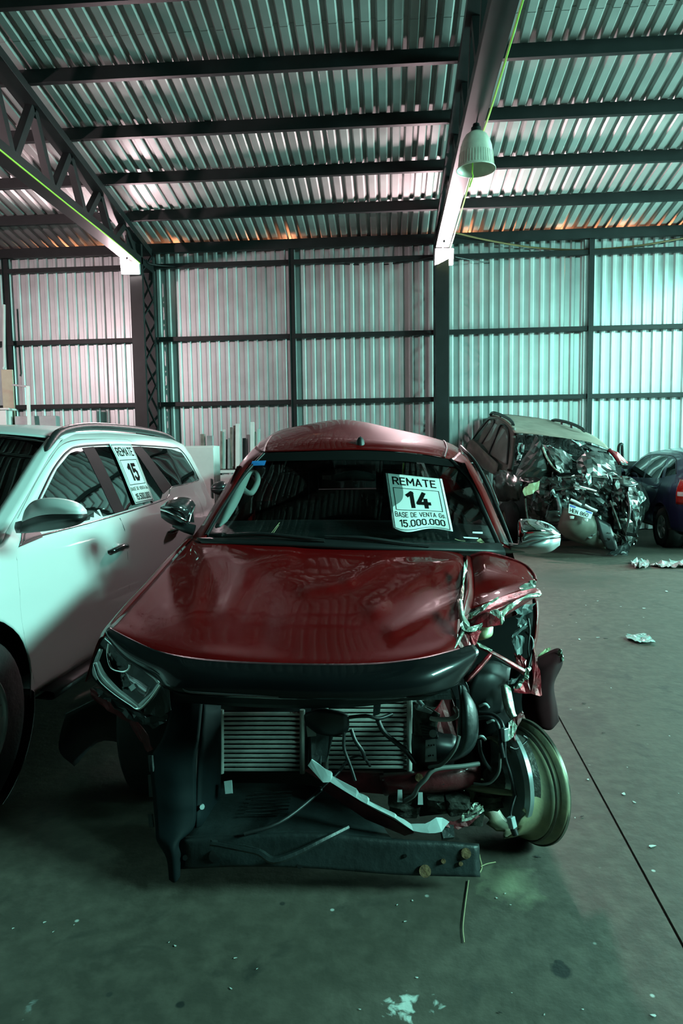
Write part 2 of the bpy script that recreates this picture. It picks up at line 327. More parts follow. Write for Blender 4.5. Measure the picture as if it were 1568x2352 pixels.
# ---- floor: two poured slabs with a joint
FM = bpy.data.materials.new('concrete_floor'); FM.use_nodes = True
def floor_material(m):
    nt = m.node_tree; N = nt.nodes; L = nt.links; b = N['Principled BSDF']
    tc = N.new('ShaderNodeTexCoord')
    def noise(scale, detail=6, dist=0.0, rough=0.55):
        n = N.new('ShaderNodeTexNoise'); n.inputs['Scale'].default_value = scale; n.inputs['Detail'].default_value = detail
        n.inputs['Distortion'].default_value = dist; n.inputs['Roughness'].default_value = rough; L.new(tc.outputs['Object'], n.inputs['Vector']); return n.outputs['Fac']
    def ramp(f, a, b_, ca=(0, 0, 0, 1), cb=(1, 1, 1, 1)):
        r = N.new('ShaderNodeValToRGB'); r.color_ramp.elements[0].position = a; r.color_ramp.elements[1].position = b_
        r.color_ramp.elements[0].color = ca; r.color_ramp.elements[1].color = cb; L.new(f, r.inputs['Fac']); return r.outputs['Color']
    def mix(f, a, b_):
        x = N.new('ShaderNodeMix'); x.data_type = 'RGBA'; L.new(f, x.inputs['Factor']) if not isinstance(f, float) else None
        for s, v in ((6, a), (7, b_)):
            if isinstance(v, tuple): x.inputs[s].default_value = v
            else: L.new(v, x.inputs[s])
        return x.outputs[2]
    base = ramp(noise(0.9, 8, 0.4), 0.3, 0.72, (0.048, 0.042, 0.033, 1), (0.086, 0.072, 0.056, 1))
    c = mix(ramp(noise(14, 8), 0.42, 0.72), base, (0.106, 0.088, 0.07, 1))
    c = mix(ramp(noise(3.2, 5, 1.0), 0.60, 0.70), c, (0.04, 0.037, 0.03, 1))                # old stains
    def spot(x, y, rx, ry, col, soft=0.25, nscale=9.0, namp=0.5, inner=0.55):
        sep = N.new('ShaderNodeVectorMath'); sep.operation = 'SUBTRACT'; L.new(tc.outputs['Object'], sep.inputs[0]); sep.inputs[1].default_value = (x, y, 0)
        sc = N.new('ShaderNodeVectorMath'); sc.operation = 'MULTIPLY'; L.new(sep.outputs[0], sc.inputs[0]); sc.inputs[1].default_value = (1 / rx, 1 / ry, 0)
        ln = N.new('ShaderNodeVectorMath'); ln.operation = 'LENGTH'; L.new(sc.outputs[0], ln.inputs[0])
        ad = N.new('ShaderNodeMath'); ad.operation = 'MULTIPLY_ADD'; L.new(noise(nscale, 6, 0.6), ad.inputs[0]); ad.inputs[1].default_value = namp * 2; 
        ad.inputs[2].default_value = -namp
        s2 = N.new('ShaderNodeMath'); s2.operation = 'ADD'; L.new(ln.outputs['Value'], s2.inputs[0]); L.new(ad.outputs[0], s2.inputs[1])
        f = ramp(s2.outputs[0], inner, inner + soft, (1, 1, 1, 1), (0, 0, 0, 1))
        return mix(f, c, col)
    def spx(px, py, rpx, rpy, col, **k):
        p = atZ(px, py, 0); q = atZ(px + rpx, py, 0); t = atZ(px, py - rpy, 0)
        return spot(p[0], p[1], abs(q[0] - p[0]), abs(t[1] - p[1]), col, **k)
    c = spx(1288, 2230, 34, 26, (0.012, 0.014, 0.013, 1), nscale=16, namp=0.35)               # wet oil spots
    c = spx(1283, 2211, 16, 10, (0.016, 0.018, 0.016, 1), nscale=16, namp=0.35)
    c = spx(413, 2308, 16, 13, (0.018, 0.02, 0.018, 1), nscale=14, namp=0.3)
    c = spx(922, 2312, 62, 60, (0.55, 0.60, 0.56, 1), nscale=26, namp=1.25, soft=0.3, inner=0.15)   # chalky residue
    c = spx(1002, 2306, 30, 34, (0.42, 0.46, 0.43, 1), nscale=26, namp=1.2, soft=0.3, inner=0.1)
    c = spx(1168, 2030, 95, 60, (0.2, 0.2, 0.13, 1), nscale=12, namp=0.8, soft=0.9, inner=0.0)
    c = spx(68, 2320, 42, 40, (0.2, 0.21, 0.2, 1), nscale=18, namp=1.3, soft=0.2, inner=0.1)
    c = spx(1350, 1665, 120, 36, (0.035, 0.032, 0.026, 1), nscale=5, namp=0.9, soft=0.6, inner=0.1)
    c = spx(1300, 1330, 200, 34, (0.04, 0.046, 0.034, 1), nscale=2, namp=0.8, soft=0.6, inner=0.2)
    # small pale flecks and dark crumbs
    v = N.new('ShaderNodeTexVoronoi'); v.inputs['Scale'].default_value = 7.0; L.new(tc.outputs['Object'], v.inputs['Vector'])
    f1 = ramp(v.outputs['Distance'], 0.035, 0.06, (1, 1, 1, 1), (0, 0, 0, 1))
    g1 = N.new('ShaderNodeMath'); g1.operation = 'MULTIPLY'; L.new(f1, g1.inputs[0]); L.new(ramp(noise(1.7, 2), 0.50, 0.60), g1.inputs[1])
    c = mix(g1.outputs[0], c, (0.50, 0.52, 0.49, 1))
    v2 = N.new('ShaderNodeTexVoronoi'); v2.inputs['Scale'].default_value = 4.3; L.new(tc.outputs['Object'], v2.inputs['Vector'])
    f2 = ramp(v2.outputs['Distance'], 0.03, 0.05, (1, 1, 1, 1), (0, 0, 0, 1))
    g2 = N.new('ShaderNodeMath'); g2.operation = 'MULTIPLY'; L.new(f2, g2.inputs[0]); L.new(ramp(noise(2.3, 2), 0.48, 0.56), g2.inputs[1])
    c = mix(g2.outputs[0], c, (0.03, 0.03, 0.026, 1))
    L.new(c, b.inputs['Base Color'])
    rr = N.new('ShaderNodeMapRange'); rr.inputs['To Min'].default_value = 0.45; rr.inputs['To Max'].default_value = 0.75
    L.new(noise(2.2, 6), rr.inputs['Value']); L.new(rr.outputs['Result'], b.inputs['Roughness'])
    bp = N.new('ShaderNodeBump'); bp.inputs['Strength'].default_value = 0.18; bp.inputs['Distance'].default_value = 0.01
    L.new(noise(30, 6), bp.inputs['Height']); L.new(bp.outputs['Normal'], b.inputs['Normal'])
floor_material(FM)
floor = tag(bpy.data.objects.new('floor', None), 'grey-green stained concrete floor of the hall', kind='structure'); COL.objects.link(floor)
jx = lambda Y: 0.800 + 0.0405 * Y                         # the joint runs almost along the hall
V, F = box_vf((0, 3.5, -0.115), (26, 21, 0.2)); mk('slab_base', V, F, MT['black'], floor)
def slab(x0, x1, name='slab'):
    ys = (-7.0, WY + 0.2); 
    V = [(x0(ys[0]), ys[0], 0), (x1(ys[0]), ys[0], 0), (x1(ys[1]), ys[1], 0), (x0(ys[1]), ys[1], 0)]
    V += [(a, b_, -0.012) for a, b_, c_ in V]
    return mk(name, V, [(0, 1, 2, 3), (4, 7, 6, 5), (0, 4, 5, 1), (1, 5, 6, 2), (2, 6, 7, 3), (3, 7, 4, 0)], FM, floor)
slab(lambda Y: -13.0, lambda Y: jx(Y) - 0.0045); slab(lambda Y: jx(Y) + 0.0045, lambda Y: jx(Y) + 5.2); slab(lambda Y: jx(Y) + 5.209, lambda Y: 13.0)

# ---- back wall: corrugated sheets, each an object
wall = tag(bpy.data.objects.new('wall_back', None), 'corrugated galvanised back wall', kind='structure'); COL.objects.link(wall)
def wall_sheet(x0, n, z0, z1, dy):
    V, F = [], []; pr = ribs_profile(n, -1)
    for z in (z0, z1):
        for (a, h) in pr: V.append((a, h, z))
    m = len(pr)
    for i in range(m - 1): F.append((i, i + 1, m + i + 1, m + i))
    return V, F
ws = None
NS = 6
for k in range(-10, 10):
    loc = (1.07 + k * NS * PITCH, WY + 0.06 + (0.004 if k % 2 else 0), 0)
    if ws is None:
        V, F = wall_sheet(0, NS, 0.02, 5.43, 0); V2 = [(v[0], v[1], v[2]) for v in V]
        ws = mk('sheet', V2, F, MT['galv'], wall, solid=0.0015); ws.location = loc
    else: dup(ws, wall, Vector(loc) - Vector(ws.location))
# ---- roof sheets
roof = tag(bpy.data.objects.new('ceiling', None), 'corrugated metal roof seen from below', kind='structure'); COL.objects.link(roof)
def roof_sheet(y0, y1, dz):
    V, F = [], []; pr = ribs_profile(NS, 1)
    for Y in (y0, y1):
        for (a, h) in pr: V.append((a, Y, roof_z(Y) + h + dz))
    m = len(pr)
    for i in range(m - 1): F.append((i, i + 1, m + i + 1, m + i))
    return V, F
YL = 8.25
for (y0, y1, dz) in ((YL - 0.1, WY + 0.35, 0.0), (1.0, YL + 0.12, 0.004), (-7.0, 1.2, 0.008)):
    rs = None
    for k in range(-10, 11):
        loc = (0.3 + k * NS * PITCH, 0, 0.0025 * (k % 2))
        if rs is None:
            V, F = roof_sheet(y0, y1, dz); rs = mk('sheet', V, F, MT['roof'], roof, solid=0.0015); rs.location = loc
        else: dup(rs, roof, Vector(loc) - Vector(rs.location))
# ---- side walls (beyond the frame), the right one with its wide door opening
def plain_wall(name, label, boxes):
    o = tag(bpy.data.objects.new(name, None), label, kind='structure'); COL.objects.link(o)
    for c, s in boxes: box('panel', c, s, MT['galv'], o, bevel=0)
    return o
plain_wall('wall_right', 'plain metal side wall with a wide door opening', [((11.2, 12.85, 3.4), (0.1, 0.7, 6.8)), ((11.2, 2.0, 2.5), (0.1, 13.4, 5.0)), ((11.2, 5.4, 6.2), (0.1, 6.6, 2.4)), ((11.2, -4.2, 6.4), (0.1, 3.0, 2.8)), ((11.2, 10.6, 5.7), (0.1, 3.8, 2.4))])
plain_wall('wall_left', 'plain metal side wall far on the left', [((-12.4, 4.0, 3.8), (0.1, 20, 7.6))])

# ---- purlins, girts, posts
for i in range(0, 17):
    Y = 13 - i * PP; z = roof_z(Y)
    if i == 0:
        beam('eave_beam', (-12, Y, z - 0.125), (11, Y, z - 0.125), 0.10, 0.17, MT['steel']).update_tag()
        tag(bpy.data.objects['eave_beam'], 'dark eave beam along the top of the back wall', 'beam', 'roof beams')
    else:
        o = beam('purlin', (-12, Y, z - 0.085), (11, Y, z - 0.085), 0.07, 0.16, MT['steel'])
        nth = ['', 'first', 'second', 'third', 'fourth', 'fifth', 'sixth', 'seventh', 'eighth', 'ninth', 'tenth', 'eleventh', 'twelfth', 'thirteenth', 'fourteenth', 'fifteenth', 'sixteenth'][i]
        tag(o, 'dark steel roof purlin, %s out from the back wall' % nth, 'purlin', 'roof purlins')
for z, nm in ((5.09, 'top'), (3.73, 'middle'), (2.50, 'lower'), (1.25, 'lowest')):
    o = beam('girt', (-12, WY - 0.05, z), (11, WY - 0.05, z), 0.09, 0.085, MT['steel'])
    tag(o, 'dark horizontal wall girt, the %s one on the back wall' % nm, 'girt', 'wall girts')
for x, nm in ((-10.1, 'beyond the far left of'), (-7.30, 'at the left edge of'), (-1.76, 'behind the red car on'), (3.73, 'behind the black wreck on'), (6.6, 'at the right end of')):
    V, F = join(beam_vf((x, WY - 0.06, 0), (x, WY - 0.06, 5.4), 0.10, 0.06, up=(0, 1, 0)), beam_vf((x - 0.045, WY - 0.10, 0), (x - 0.045, WY - 0.10, 5.4), 0.012, 0.05, up=(0, 1, 0)))
    tag(mk('wall_post', V, F, MT['steel'], bevel=0.003), 'slim dark steel post %s the back wall' % nm, 'post', 'wall posts')

# ---- lattice columns and trusses
def truss(xc, label_c, label_t, half=0.115, zb=5.02):
    t = thing('lattice_column', label_c, 'column', (xc, 12.4, 0), group='lattice columns')
    beam('chord', (xc, 12.40, 0), (xc, 12.40, zb + 0.3), 2 * half, 0.08, MT['steel'], t, up=(0, 1, 0))
    beam('chord', (xc, 12.98, 0), (xc, 12.98, 5.45), 2 * half, 0.08, MT['steel'], t, up=(0, 1, 0))
    zz = [0.05 + 0.40 * k for k in range(14)]
    for i in range(13):
        a, b_ = (12.43, 12.95) if i % 2 == 0 else (12.95, 12.43)
        for s in (-1, 1): beam('lacing_bar', (xc + s * (half - 0.02), a, zz[i]), (xc + s * (half - 0.02), b_, min(zz[i + 1], 5.3)), 0.03, 0.03, MT['steel'], t)
    box('base_plate', (xc, 12.69, 0.01), (0.42, 0.9, 0.02), MT['steel'], t)
    q = thing('roof_truss', label_t, 'truss', (xc, 12.4, zb), group='roof trusses')
    beam('bottom_chord', (xc, 12.95, zb), (xc, -6.5, zb + 0.25), 2 * half, 0.13, MT['steel'], q)
    beam('top_chord', (xc, 13.0, roof_z(13) - 0.22), (xc, -6.5, roof_z(-6.5) - 0.22), 2 * half, 0.12, MT['steel'], q)
    y = 12.4; i = 0; step = 0.55
    while y > -6:
        y2 = y - step; bz = lambda yy: zb + 0.25 * (12.95 - yy) / 19.45; tz = lambda yy: roof_z(yy) - 0.24
        a, b_ = ((xc, y, bz(y)), (xc, y2, tz(y2))) if i % 2 == 0 else ((xc, y, tz(y)), (xc, y2, bz(y2)))
        beam('web_bar', a, b_, 0.10, 0.10, MT['steel'], q, up=(1, 0, 0))
        y = y2; i += 1; step = 0.55 if i % 2 else 0.45
    box('gusset', (xc, 12.3, zb + 0.12), (0.03, 0.7, 0.42), MT['steel'], q)
    return t, q
truss(-4.50, 'dark lattice steel column behind the white car', 'dark roof truss with zigzag webs on the left side')
truss(0.985, 'dark steel column behind the roof of the red car', 'dark roof truss running overhead right of centre', zb=5.12)
truss(6.45, 'dark steel column behind the blue car, beyond the right edge', 'dark roof truss above the blue car, beyond the right edge')

# ---- flood lamps at the feet of the trusses
PINK = (1.0, 0.73, 0.77)
def flood(px, py, D, label, power, aim=(0, -1, 0.55), cone=124):
    c = cp(px, py, D); t = thing('flood_lamp', label, 'lamp', tuple(c), group='lit lamps on the columns')
    a = nrm((0.12, -1, -0.25)); s = nrm(np.cross(a, (0, 0, 1))); u = np.cross(s, a)
    box('housing', c - a * -0.055 * -1, (0.34, 0.10, 0.30), MT['grey'], t, ax=(s, a, u), bevel=0.02)
    box('lit_lens', c + a * 0.012, (0.31, 0.05, 0.27), emit('lamp_lens_glow', (1.0, 0.86, 0.86), 38), t, ax=(s, a, u), bevel=0.012)
    beam('bracket', c + np.array((0, 0.05, 0.1)), c + np.array((0, 0.22, 0.16)), 0.05, 0.02, MT['steel'], t)
    o = spot_light('flood_lamp_light', tuple(c + a * 0.10), tuple(c + a * 0.10 + np.asarray(aim)), power, PINK, cone, 0.3, 0.2)
    o.parent = t; o.matrix_parent_inverse = Matrix.Translation(-Vector(c))
flood(298, 611, 12.2, 'small lit flood lamp on the lattice column behind the white car', 900)
flood(1020, 590, 11.95, 'glaring lit flood lamp on the column behind the red car', 1200, (0, -1, 0.2), 168)

# warm point lights added outside under the eave, to leak orange through the rib ends
for x in (-5.6, -4.2, -1.9, 1.6, 3.4, 4.6):
    ld = bpy.data.lights.new('added_outside_light', 'POINT'); ld.energy = 40; ld.color = (1.0, 0.36, 0.16); ld.shadow_soft_size = 0.05
    o = bpy.data.objects.new('added_outside_light', ld); COL.objects.link(o); o.location = (x, 13.85, 5.22)
# unseen lamp added beyond the left edge to wash the wall with pink light
def wall_wash(c, aim, power):
    c = np.array(c); t = thing('flood_lamp', 'added unseen lamp under the left roof truss, beyond the left edge, aimed at the wall', 'lamp', tuple(c), group='lit lamps on the columns')
    a = nrm(np.array(aim) - c); s = nrm(np.cross(a, (0, 0, 1))); u = np.cross(s, a)
    box('housing', c - a * 0.06, (0.34, 0.12, 0.28), MT['grey'], t, ax=(s, a, u), bevel=0.02)
    box('lit_lens', c + a * 0.005, (0.28, 0.03, 0.22), emit('wash_lens_glow', (1.0, 0.86, 0.86), 20), t, ax=(s, a, u), bevel=0.01)
    tube('stem', [c - a * 0.1, c - a * 0.1 + np.array((0, 0, roof_z(c[1]) - c[2] - 0.2))], 0.015, MT['steel'], t)
    o = spot_light('flood_lamp_light', tuple(c + a * 0.05), aim, power, PINK, 100, 0.6, 0.12); o.parent = t; o.matrix_parent_inverse = Matrix.Translation(-Vector(c))
wall_wash((-7.9, 5.6, 4.3), (-3.0, 13, 2.9), 1300)

# ---- bell shaped high bay lamp and the little detector above it
c = cp(1093, 350, 7.55)
t = thing('bell_lamp', 'unlit translucent bell-shaped pendant lamp under the roof truss', 'lamp', tuple(c))
H = 0.40
prof = [(0.030, 0.215), (0.075, 0.205), (0.115, 0.175), (0.145, 0.125), (0.168, 0.06), (0.180, -0.02), (0.188, -0.10), (0.192, -0.155), (0.208, -0.172), (0.214, -0.188)]
lathe('shade', prof, c, (0, 0, 1), MT['dome'], t, n=48, solid=0.006)
V, F = [], []
for k in range(40):
    a = 2 * math.pi * k / 40; d = np.array((math.cos(a), math.sin(a), 0))
    V0, F0 = beam_vf(c + d * 0.184 + np.array((0, 0, -0.02)), c + d * 0.197 + np.array((0, 0, -0.155)), 0.004, 0.004); V, F = join((V, F), (V0, F0))
mk('prism_ribs', V, F, MT['dome'], t)
lathe('neck', [(0.0, 0.30), (0.035, 0.30), (0.04, 0.27), (0.055, 0.26), (0.058, 0.215), (0.0, 0.21)], c, (0, 0, 1), MT['steel'], t, n=20)
lathe('bulb', [(0.0, -0.06), (0.03, -0.05), (0.045, 0.0), (0.03, 0.08), (0.02, 0.20)], c, (0, 0, 1), MT['paper'], t, n=16)
tube('hook', [c + np.array((0, 0, 0.30)), c + np.array((0.01, 0, 0.36)), c + np.array((0, 0.0, 0.46)), c + np.array((0, 0, 0.60))], 0.007, MT['steel'], t)
c2 = cp(1105, 243, 7.30)
t = thing('round_detector', 'small round white detector hanging below the roof truss', 'detector', tuple(c2))
lathe('body', [(0, 0.035), (0.05, 0.035), (0.056, 0.01), (0.05, -0.018), (0.03, -0.03), (0, -0.034)], c2, (0, 0, 1), MT['board'], t, n=28)
tube('stem', [c2 + np.array((0, 0, 0.03)), c2 + np.array((0, 0, 0.17))], 0.008, MT['grey'], t)
tube('lime_pull_cord', [cp(1085, 372, 7.55), cp(1084, 398, 7.55), cp(1086, 404, 7.53), cp(1078, 430, 7.50)], 0.007, MT['limewire'], t, steps=1)
tag(bpy.data.objects['lime_pull_cord'], 'bright green loose cord end')
bpy.data.objects['lime_pull_cord'].parent = bpy.data.objects['bell_lamp']
bpy.data.objects['lime_pull_cord'].location = Vector(c2) - Vector(c)
# ---- cables
def wire(name, pts, r, m, label, steps=6):
    o = tube(name, [np.asarray(p, float) for p in pts], r, m, None, n=6, steps=steps); tag(o, label, 'cable'); return o
wire('lime_cable', [(1.11, y, 5.02 + 0.25 * (12.95 - y) / 19.45 + dz) for y, dz in ((12.3, -0.02), (11, -0.03), (10, -0.02), (9, 0.0), (8.3, 0.03), (7.6, -0.01), (6.5, -0.02), (5, 0), (2, 0), (-3, 0))], 0.011, MT['limewire'], 'lime green cable along the overhead truss right of centre')
wire('lime_cable', [(-4.36, y, 4.98 + 0.25 * (12.95 - y) / 19.45 + dz) for y, dz in ((12.2, -0.06), (11, -0.04), (9.6, -0.05), (8, -0.05), (6, -0.04), (2, -0.04))], 0.011, MT['limewire'], 'lime green cable along the left roof truss')
wire('wall_cable', [cp(336, 596, 12.4), cp(345, 606, 12.6), cp(400, 612, 12.9), cp(500, 614, 12.9), cp(640, 606, 12.9), cp(760, 606, 12.8), cp(880, 608, 12.8), cp(1000, 590, 12.5)], 0.012, MT['wire'], 'thin dark cable sagging between the two lit columns')
wire('wall_cable', [cp(1045, 535, 12.3), cp(1120, 552, 12.4), cp(1220, 568, 12.5), cp(1330, 574, 12.5), cp(1450, 566, 12.4), cp(1568, 547, 12.3), cp(1700, 520, 12.2)], 0.016, MT['browncable'], 'brown cable sagging across the top right of the wall')
wire('wall_cable', [cp(1045, 590, 12.3), cp(1110, 602, 12.6), cp(1190, 612, 12.8), cp(1300, 602, 12.8), cp(1400, 596, 12.8), cp(1480, 606, 12.8), cp(1570, 606, 12.7), cp(1700, 590, 12.4)], 0.008, MT['wire'], 'thin black line drawn as a cable shadow under the top girt on the right')  # dark tube put in as a cable's shadow on the wall
# ================================================================== parametric car bodies (own frame: x forward, y to the car's left, z up)
class Car:
    def __init__(s, top, wz, plan, zs, arches, root, paint, crown, bow=0.10, xs=None):
        s.top, s.wz, s.plan, s.zs, s.arches, s.root, s.paint, s.crown, s.bow = top, wz, plan, zs, arches, root, paint, crown, bow
        s.x0, s.x1 = top[0][0], top[-1][0]
    def zt(s, x): return float(np.interp(x, [p[0] for p in s.top], [p[1] for p in s.top]))
    def W(s, x, z):
        return float(np.interp(x, [p[0] for p in s.plan], [p[1] for p in s.plan])) * float(np.interp(z, [p[0] for p in s.wz], [p[1] for p in s.wz]))
    def zb(s, x):
        z = s.zs
        for (ax, az, r) in s.arches:
            if abs(x - ax) < r: z = max(z, az + math.sqrt(r * r - (x - ax) ** 2))
        return z
    def P(s, x, z, side, off=0.0):
        e = 0.01; y = s.W(x, z); n = nrm((-(s.W(x + e, z) - s.W(x - e, z)) / (2 * e), 1, -(s.W(x, z + e) - s.W(x, z - e)) / (2 * e)))
        p = np.array((x, y, z)) + n * off
        return np.array((p[0], p[1] * side, p[2]))
    def xs(s, x0, x1):
        a = set(np.round(np.linspace(x0, x1, 70), 4))
        for (ax, az, r) in s.arches:
            for t in np.linspace(0, math.pi, 22):
                v = ax + r * 0.9999 * math.cos(t)
                if x0 < v < x1: a.add(round(v, 4))
        return sorted(a)
    def sides(s):
        X = s.xs(s.x0, s.x1)
        for side, nm in ((1, 'left'), (-1, 'right')):
            G = np.array([[s.P(x, s.zb(x) + (max(s.zt(x), s.zb(x) + 0.02) - s.zb(x)) * t, side) for t in np.linspace(0, 1, 22)] for x in X])
            V, F = grid_vf(G); mk('side_panel', V, F, s.paint, s.root, smooth=True, solid=0.004)
    def tops(s, x0, x1, name, m=None, off=0.0, wf=1.0, n=40, my=16, smooth=True):
        G = []
        for x in np.linspace(x0, x1, n):
            z = s.zt(x); y = s.W(x, z) * wf; cr = float(np.interp(x, [p[0] for p in s.crown], [p[1] for p in s.crown]))
            b = float(np.interp(x, [p[0] for p in s.crown], [p[2] for p in s.crown]))
            e = 0.02; sl = (s.zt(x + e) - s.zt(x - e)) / (2 * e); nn = nrm((-sl, 0, 1))
            G.append([np.array((x + b * (1 - t * t), y * t, z + cr * (1 - t ** 2))) + nn * off for t in np.linspace(-1, 1, my)])
        V, F = grid_vf(np.array(G)); return mk(name, V, F, m or s.paint, s.root, smooth=smooth, solid=0.004 if m is None else 0)
    def end(s, front, name):
        x = s.x1 if front else s.x0; z1 = s.zt(x)
        G = np.array([[(x + (0.10 if front else -0.08) * (1 - t * t) * math.sin(math.pi * (0.15 + 0.7 * k / 8)), s.W(x, s.zs + (z1 - s.zs) * k / 8) * t, s.zs + (z1 - s.zs) * k / 8) for t in np.linspace(-1, 1, 14)] for k in range(9)])
        V, F = grid_vf(G); return mk(name, V, F, s.paint, s.root, smooth=True, solid=0.004)
    def panel(s, name, bot, topl, side, m, off=0.004, nu=24, nv=10, solid=0.0, parent=None):
        """piece of the side between two curves given as (x, z)"""
        def res(c):
            c = np.asarray(c, float); d = np.r_[0, np.cumsum(np.linalg.norm(np.diff(c, axis=0), axis=1))]; u = np.linspace(0, d[-1], nu)
            return np.stack([np.interp(u, d, c[:, 0]), np.interp(u, d, c[:, 1])], 1)
        a, b = res(bot), res(topl)
        G = np.array([[s.P(*(a[i] * (1 - v) + b[i] * v), side, off) for v in np.linspace(0, 1, nv)] for i in range(nu)])
        V, F = grid_vf(G); return mk(name, V, F, m, parent or s.root, smooth=True, solid=solid)
    def line(s, name, pts, side, m, r=0.003, off=0.001, parent=None):
        q = cat([(x, z, 0) for x, z in pts], 8) if len(pts) > 2 else np.array([(a * (1 - t) + c * t, b * (1 - t) + d * t, 0) for (a, b), (c, d) in [(pts[0], pts[1])] for t in np.linspace(0, 1, 14)])
        V, F = tube_vf([s.P(p[0], p[1], side, off) for p in q], r, 6, 1); return mk(name, V, F, m, parent or s.root, smooth=True)

def wheel(root, x, y, r, wd, side, spokes=6, rm=None, rimr=0.60):
    c = np.array((x, y, r)); ax = np.array((0, side, 0.0))
    h = wd / 2
    t = lathe('tyre', [(r * rimr, -h * .9), (r * .88, -h), (r * .97, -h * .85), (r, -h * .5), (r, h * .5), (r * .97, h * .85), (r * .88, h), (r * rimr, h * .9)], c, ax, MT['rubber'], root, n=44)
    V, F = [], []                                          # tread: one zigzag band of blocks, joined
    for k in range(88):
        a = 2 * math.pi * k / 88; q = r * (1.003 if k % 2 else 0.988)
        for u in (-.62, -.2, .2, .62): V.append(c + np.array((q * math.cos(a + u * .05), u * h, q * math.sin(a + u * .05))))
    for k in range(88):
        for m in range(3): F.append((k * 4 + m, k * 4 + m + 1, ((k + 1) % 88) * 4 + m + 1, ((k + 1) % 88) * 4 + m))
    mk('tread', V, F, MT['rubber'], t, solid=0.006)
    rm = rm or MT['silver']
    w_ = lathe('rim', [(r * rimr, h * .92), (r * rimr * .96, h * .8), (r * rimr * .92, h * .2), (r * rimr * .9, -h * .9)], c, ax, rm, root, n=44, solid=0.004)
    for k in range(spokes):
        a = 2 * math.pi * k / spokes; d = np.array((math.cos(a), 0, math.sin(a)))
        beam('spoke', c + d * 0.03 + ax * h * .75, c + d * r * rimr * .95 + ax * h * .7, 0.055, 0.02, rm, w_, up=tuple(ax))
    lathe('hub_cap', [(0, h * .86), (0.035, h * .84), (0.05, h * .7), (0.055, h * .3)], c, ax, rm, w_, n=20)
    lathe('brake_disc', [(0, -h * .1), (r * rimr * .7, -h * .1), (r * rimr * .7, -h * .25), (0, -h * .25)], c, ax, MT['engine'], w_, n=30)

def mirror_parts(car, x, z, side, m_shell, m_base, scale=1.0, name='wing_mirror'):
    """door mirror: arm, coloured cap, dark lower half, glass"""
    p = car.P(x, z, side); y = p[1]; S = side
    def ell(cx, cy, cz, rx, ry, rz, z0, z1, nm, m, par, flat=0.0):
        G = []
        for i in range(13):
            th = math.pi * i / 12; row = []
            for k in range(12):
                ph = z0 + (z1 - z0) * k / 11
                # egg: blunt inboard, tapering outboard
                row.append((cx + rx * math.cos(ph) * 0 + rx * (math.sin(th) ** 0.75) * math.cos(ph), cy - S * ry * math.cos(th), cz + rz * (math.sin(th) ** 0.7) * math.sin(ph) * (1.0 - 0.25 * math.cos(th) * -1)))
            G.append(row)
        V, F = grid_vf(np.array(G)); return mk(nm, V, F, m, par, smooth=True, solid=0.003)
    k = scale
    arm = patch('mirror_arm', [[(x + .07, y - S * .01, z - .045), (x + .075, y + S * .10 * k, z - .05)], [(x - .05, y - S * .01, z - .05), (x - .05, y + S * .10 * k, z - .055)], [(x - .05, y - S * .01, z + .0), (x - .05, y + S * .10 * k, z - .015)], [(x + .06, y - S * .01, z + .0), (x + .06, y + S * .10 * k, z - .012)], [(x + .07, y - S * .01, z - .045), (x + .075, y + S * .10 * k, z - .05)]], m_base, car.root, n=3)
    cy = y + S * (.16 * k); cz = z + .055
    cap = ell(x, cy, cz, .085, .130 * k, .095, 0.02, math.pi * .98, name + '_cap', m_shell, car.root)
    low = ell(x, cy, cz, .088, .133 * k, .088, -math.pi * .98, 0.02, name + '_base', m_base, car.root)
    return cap, low

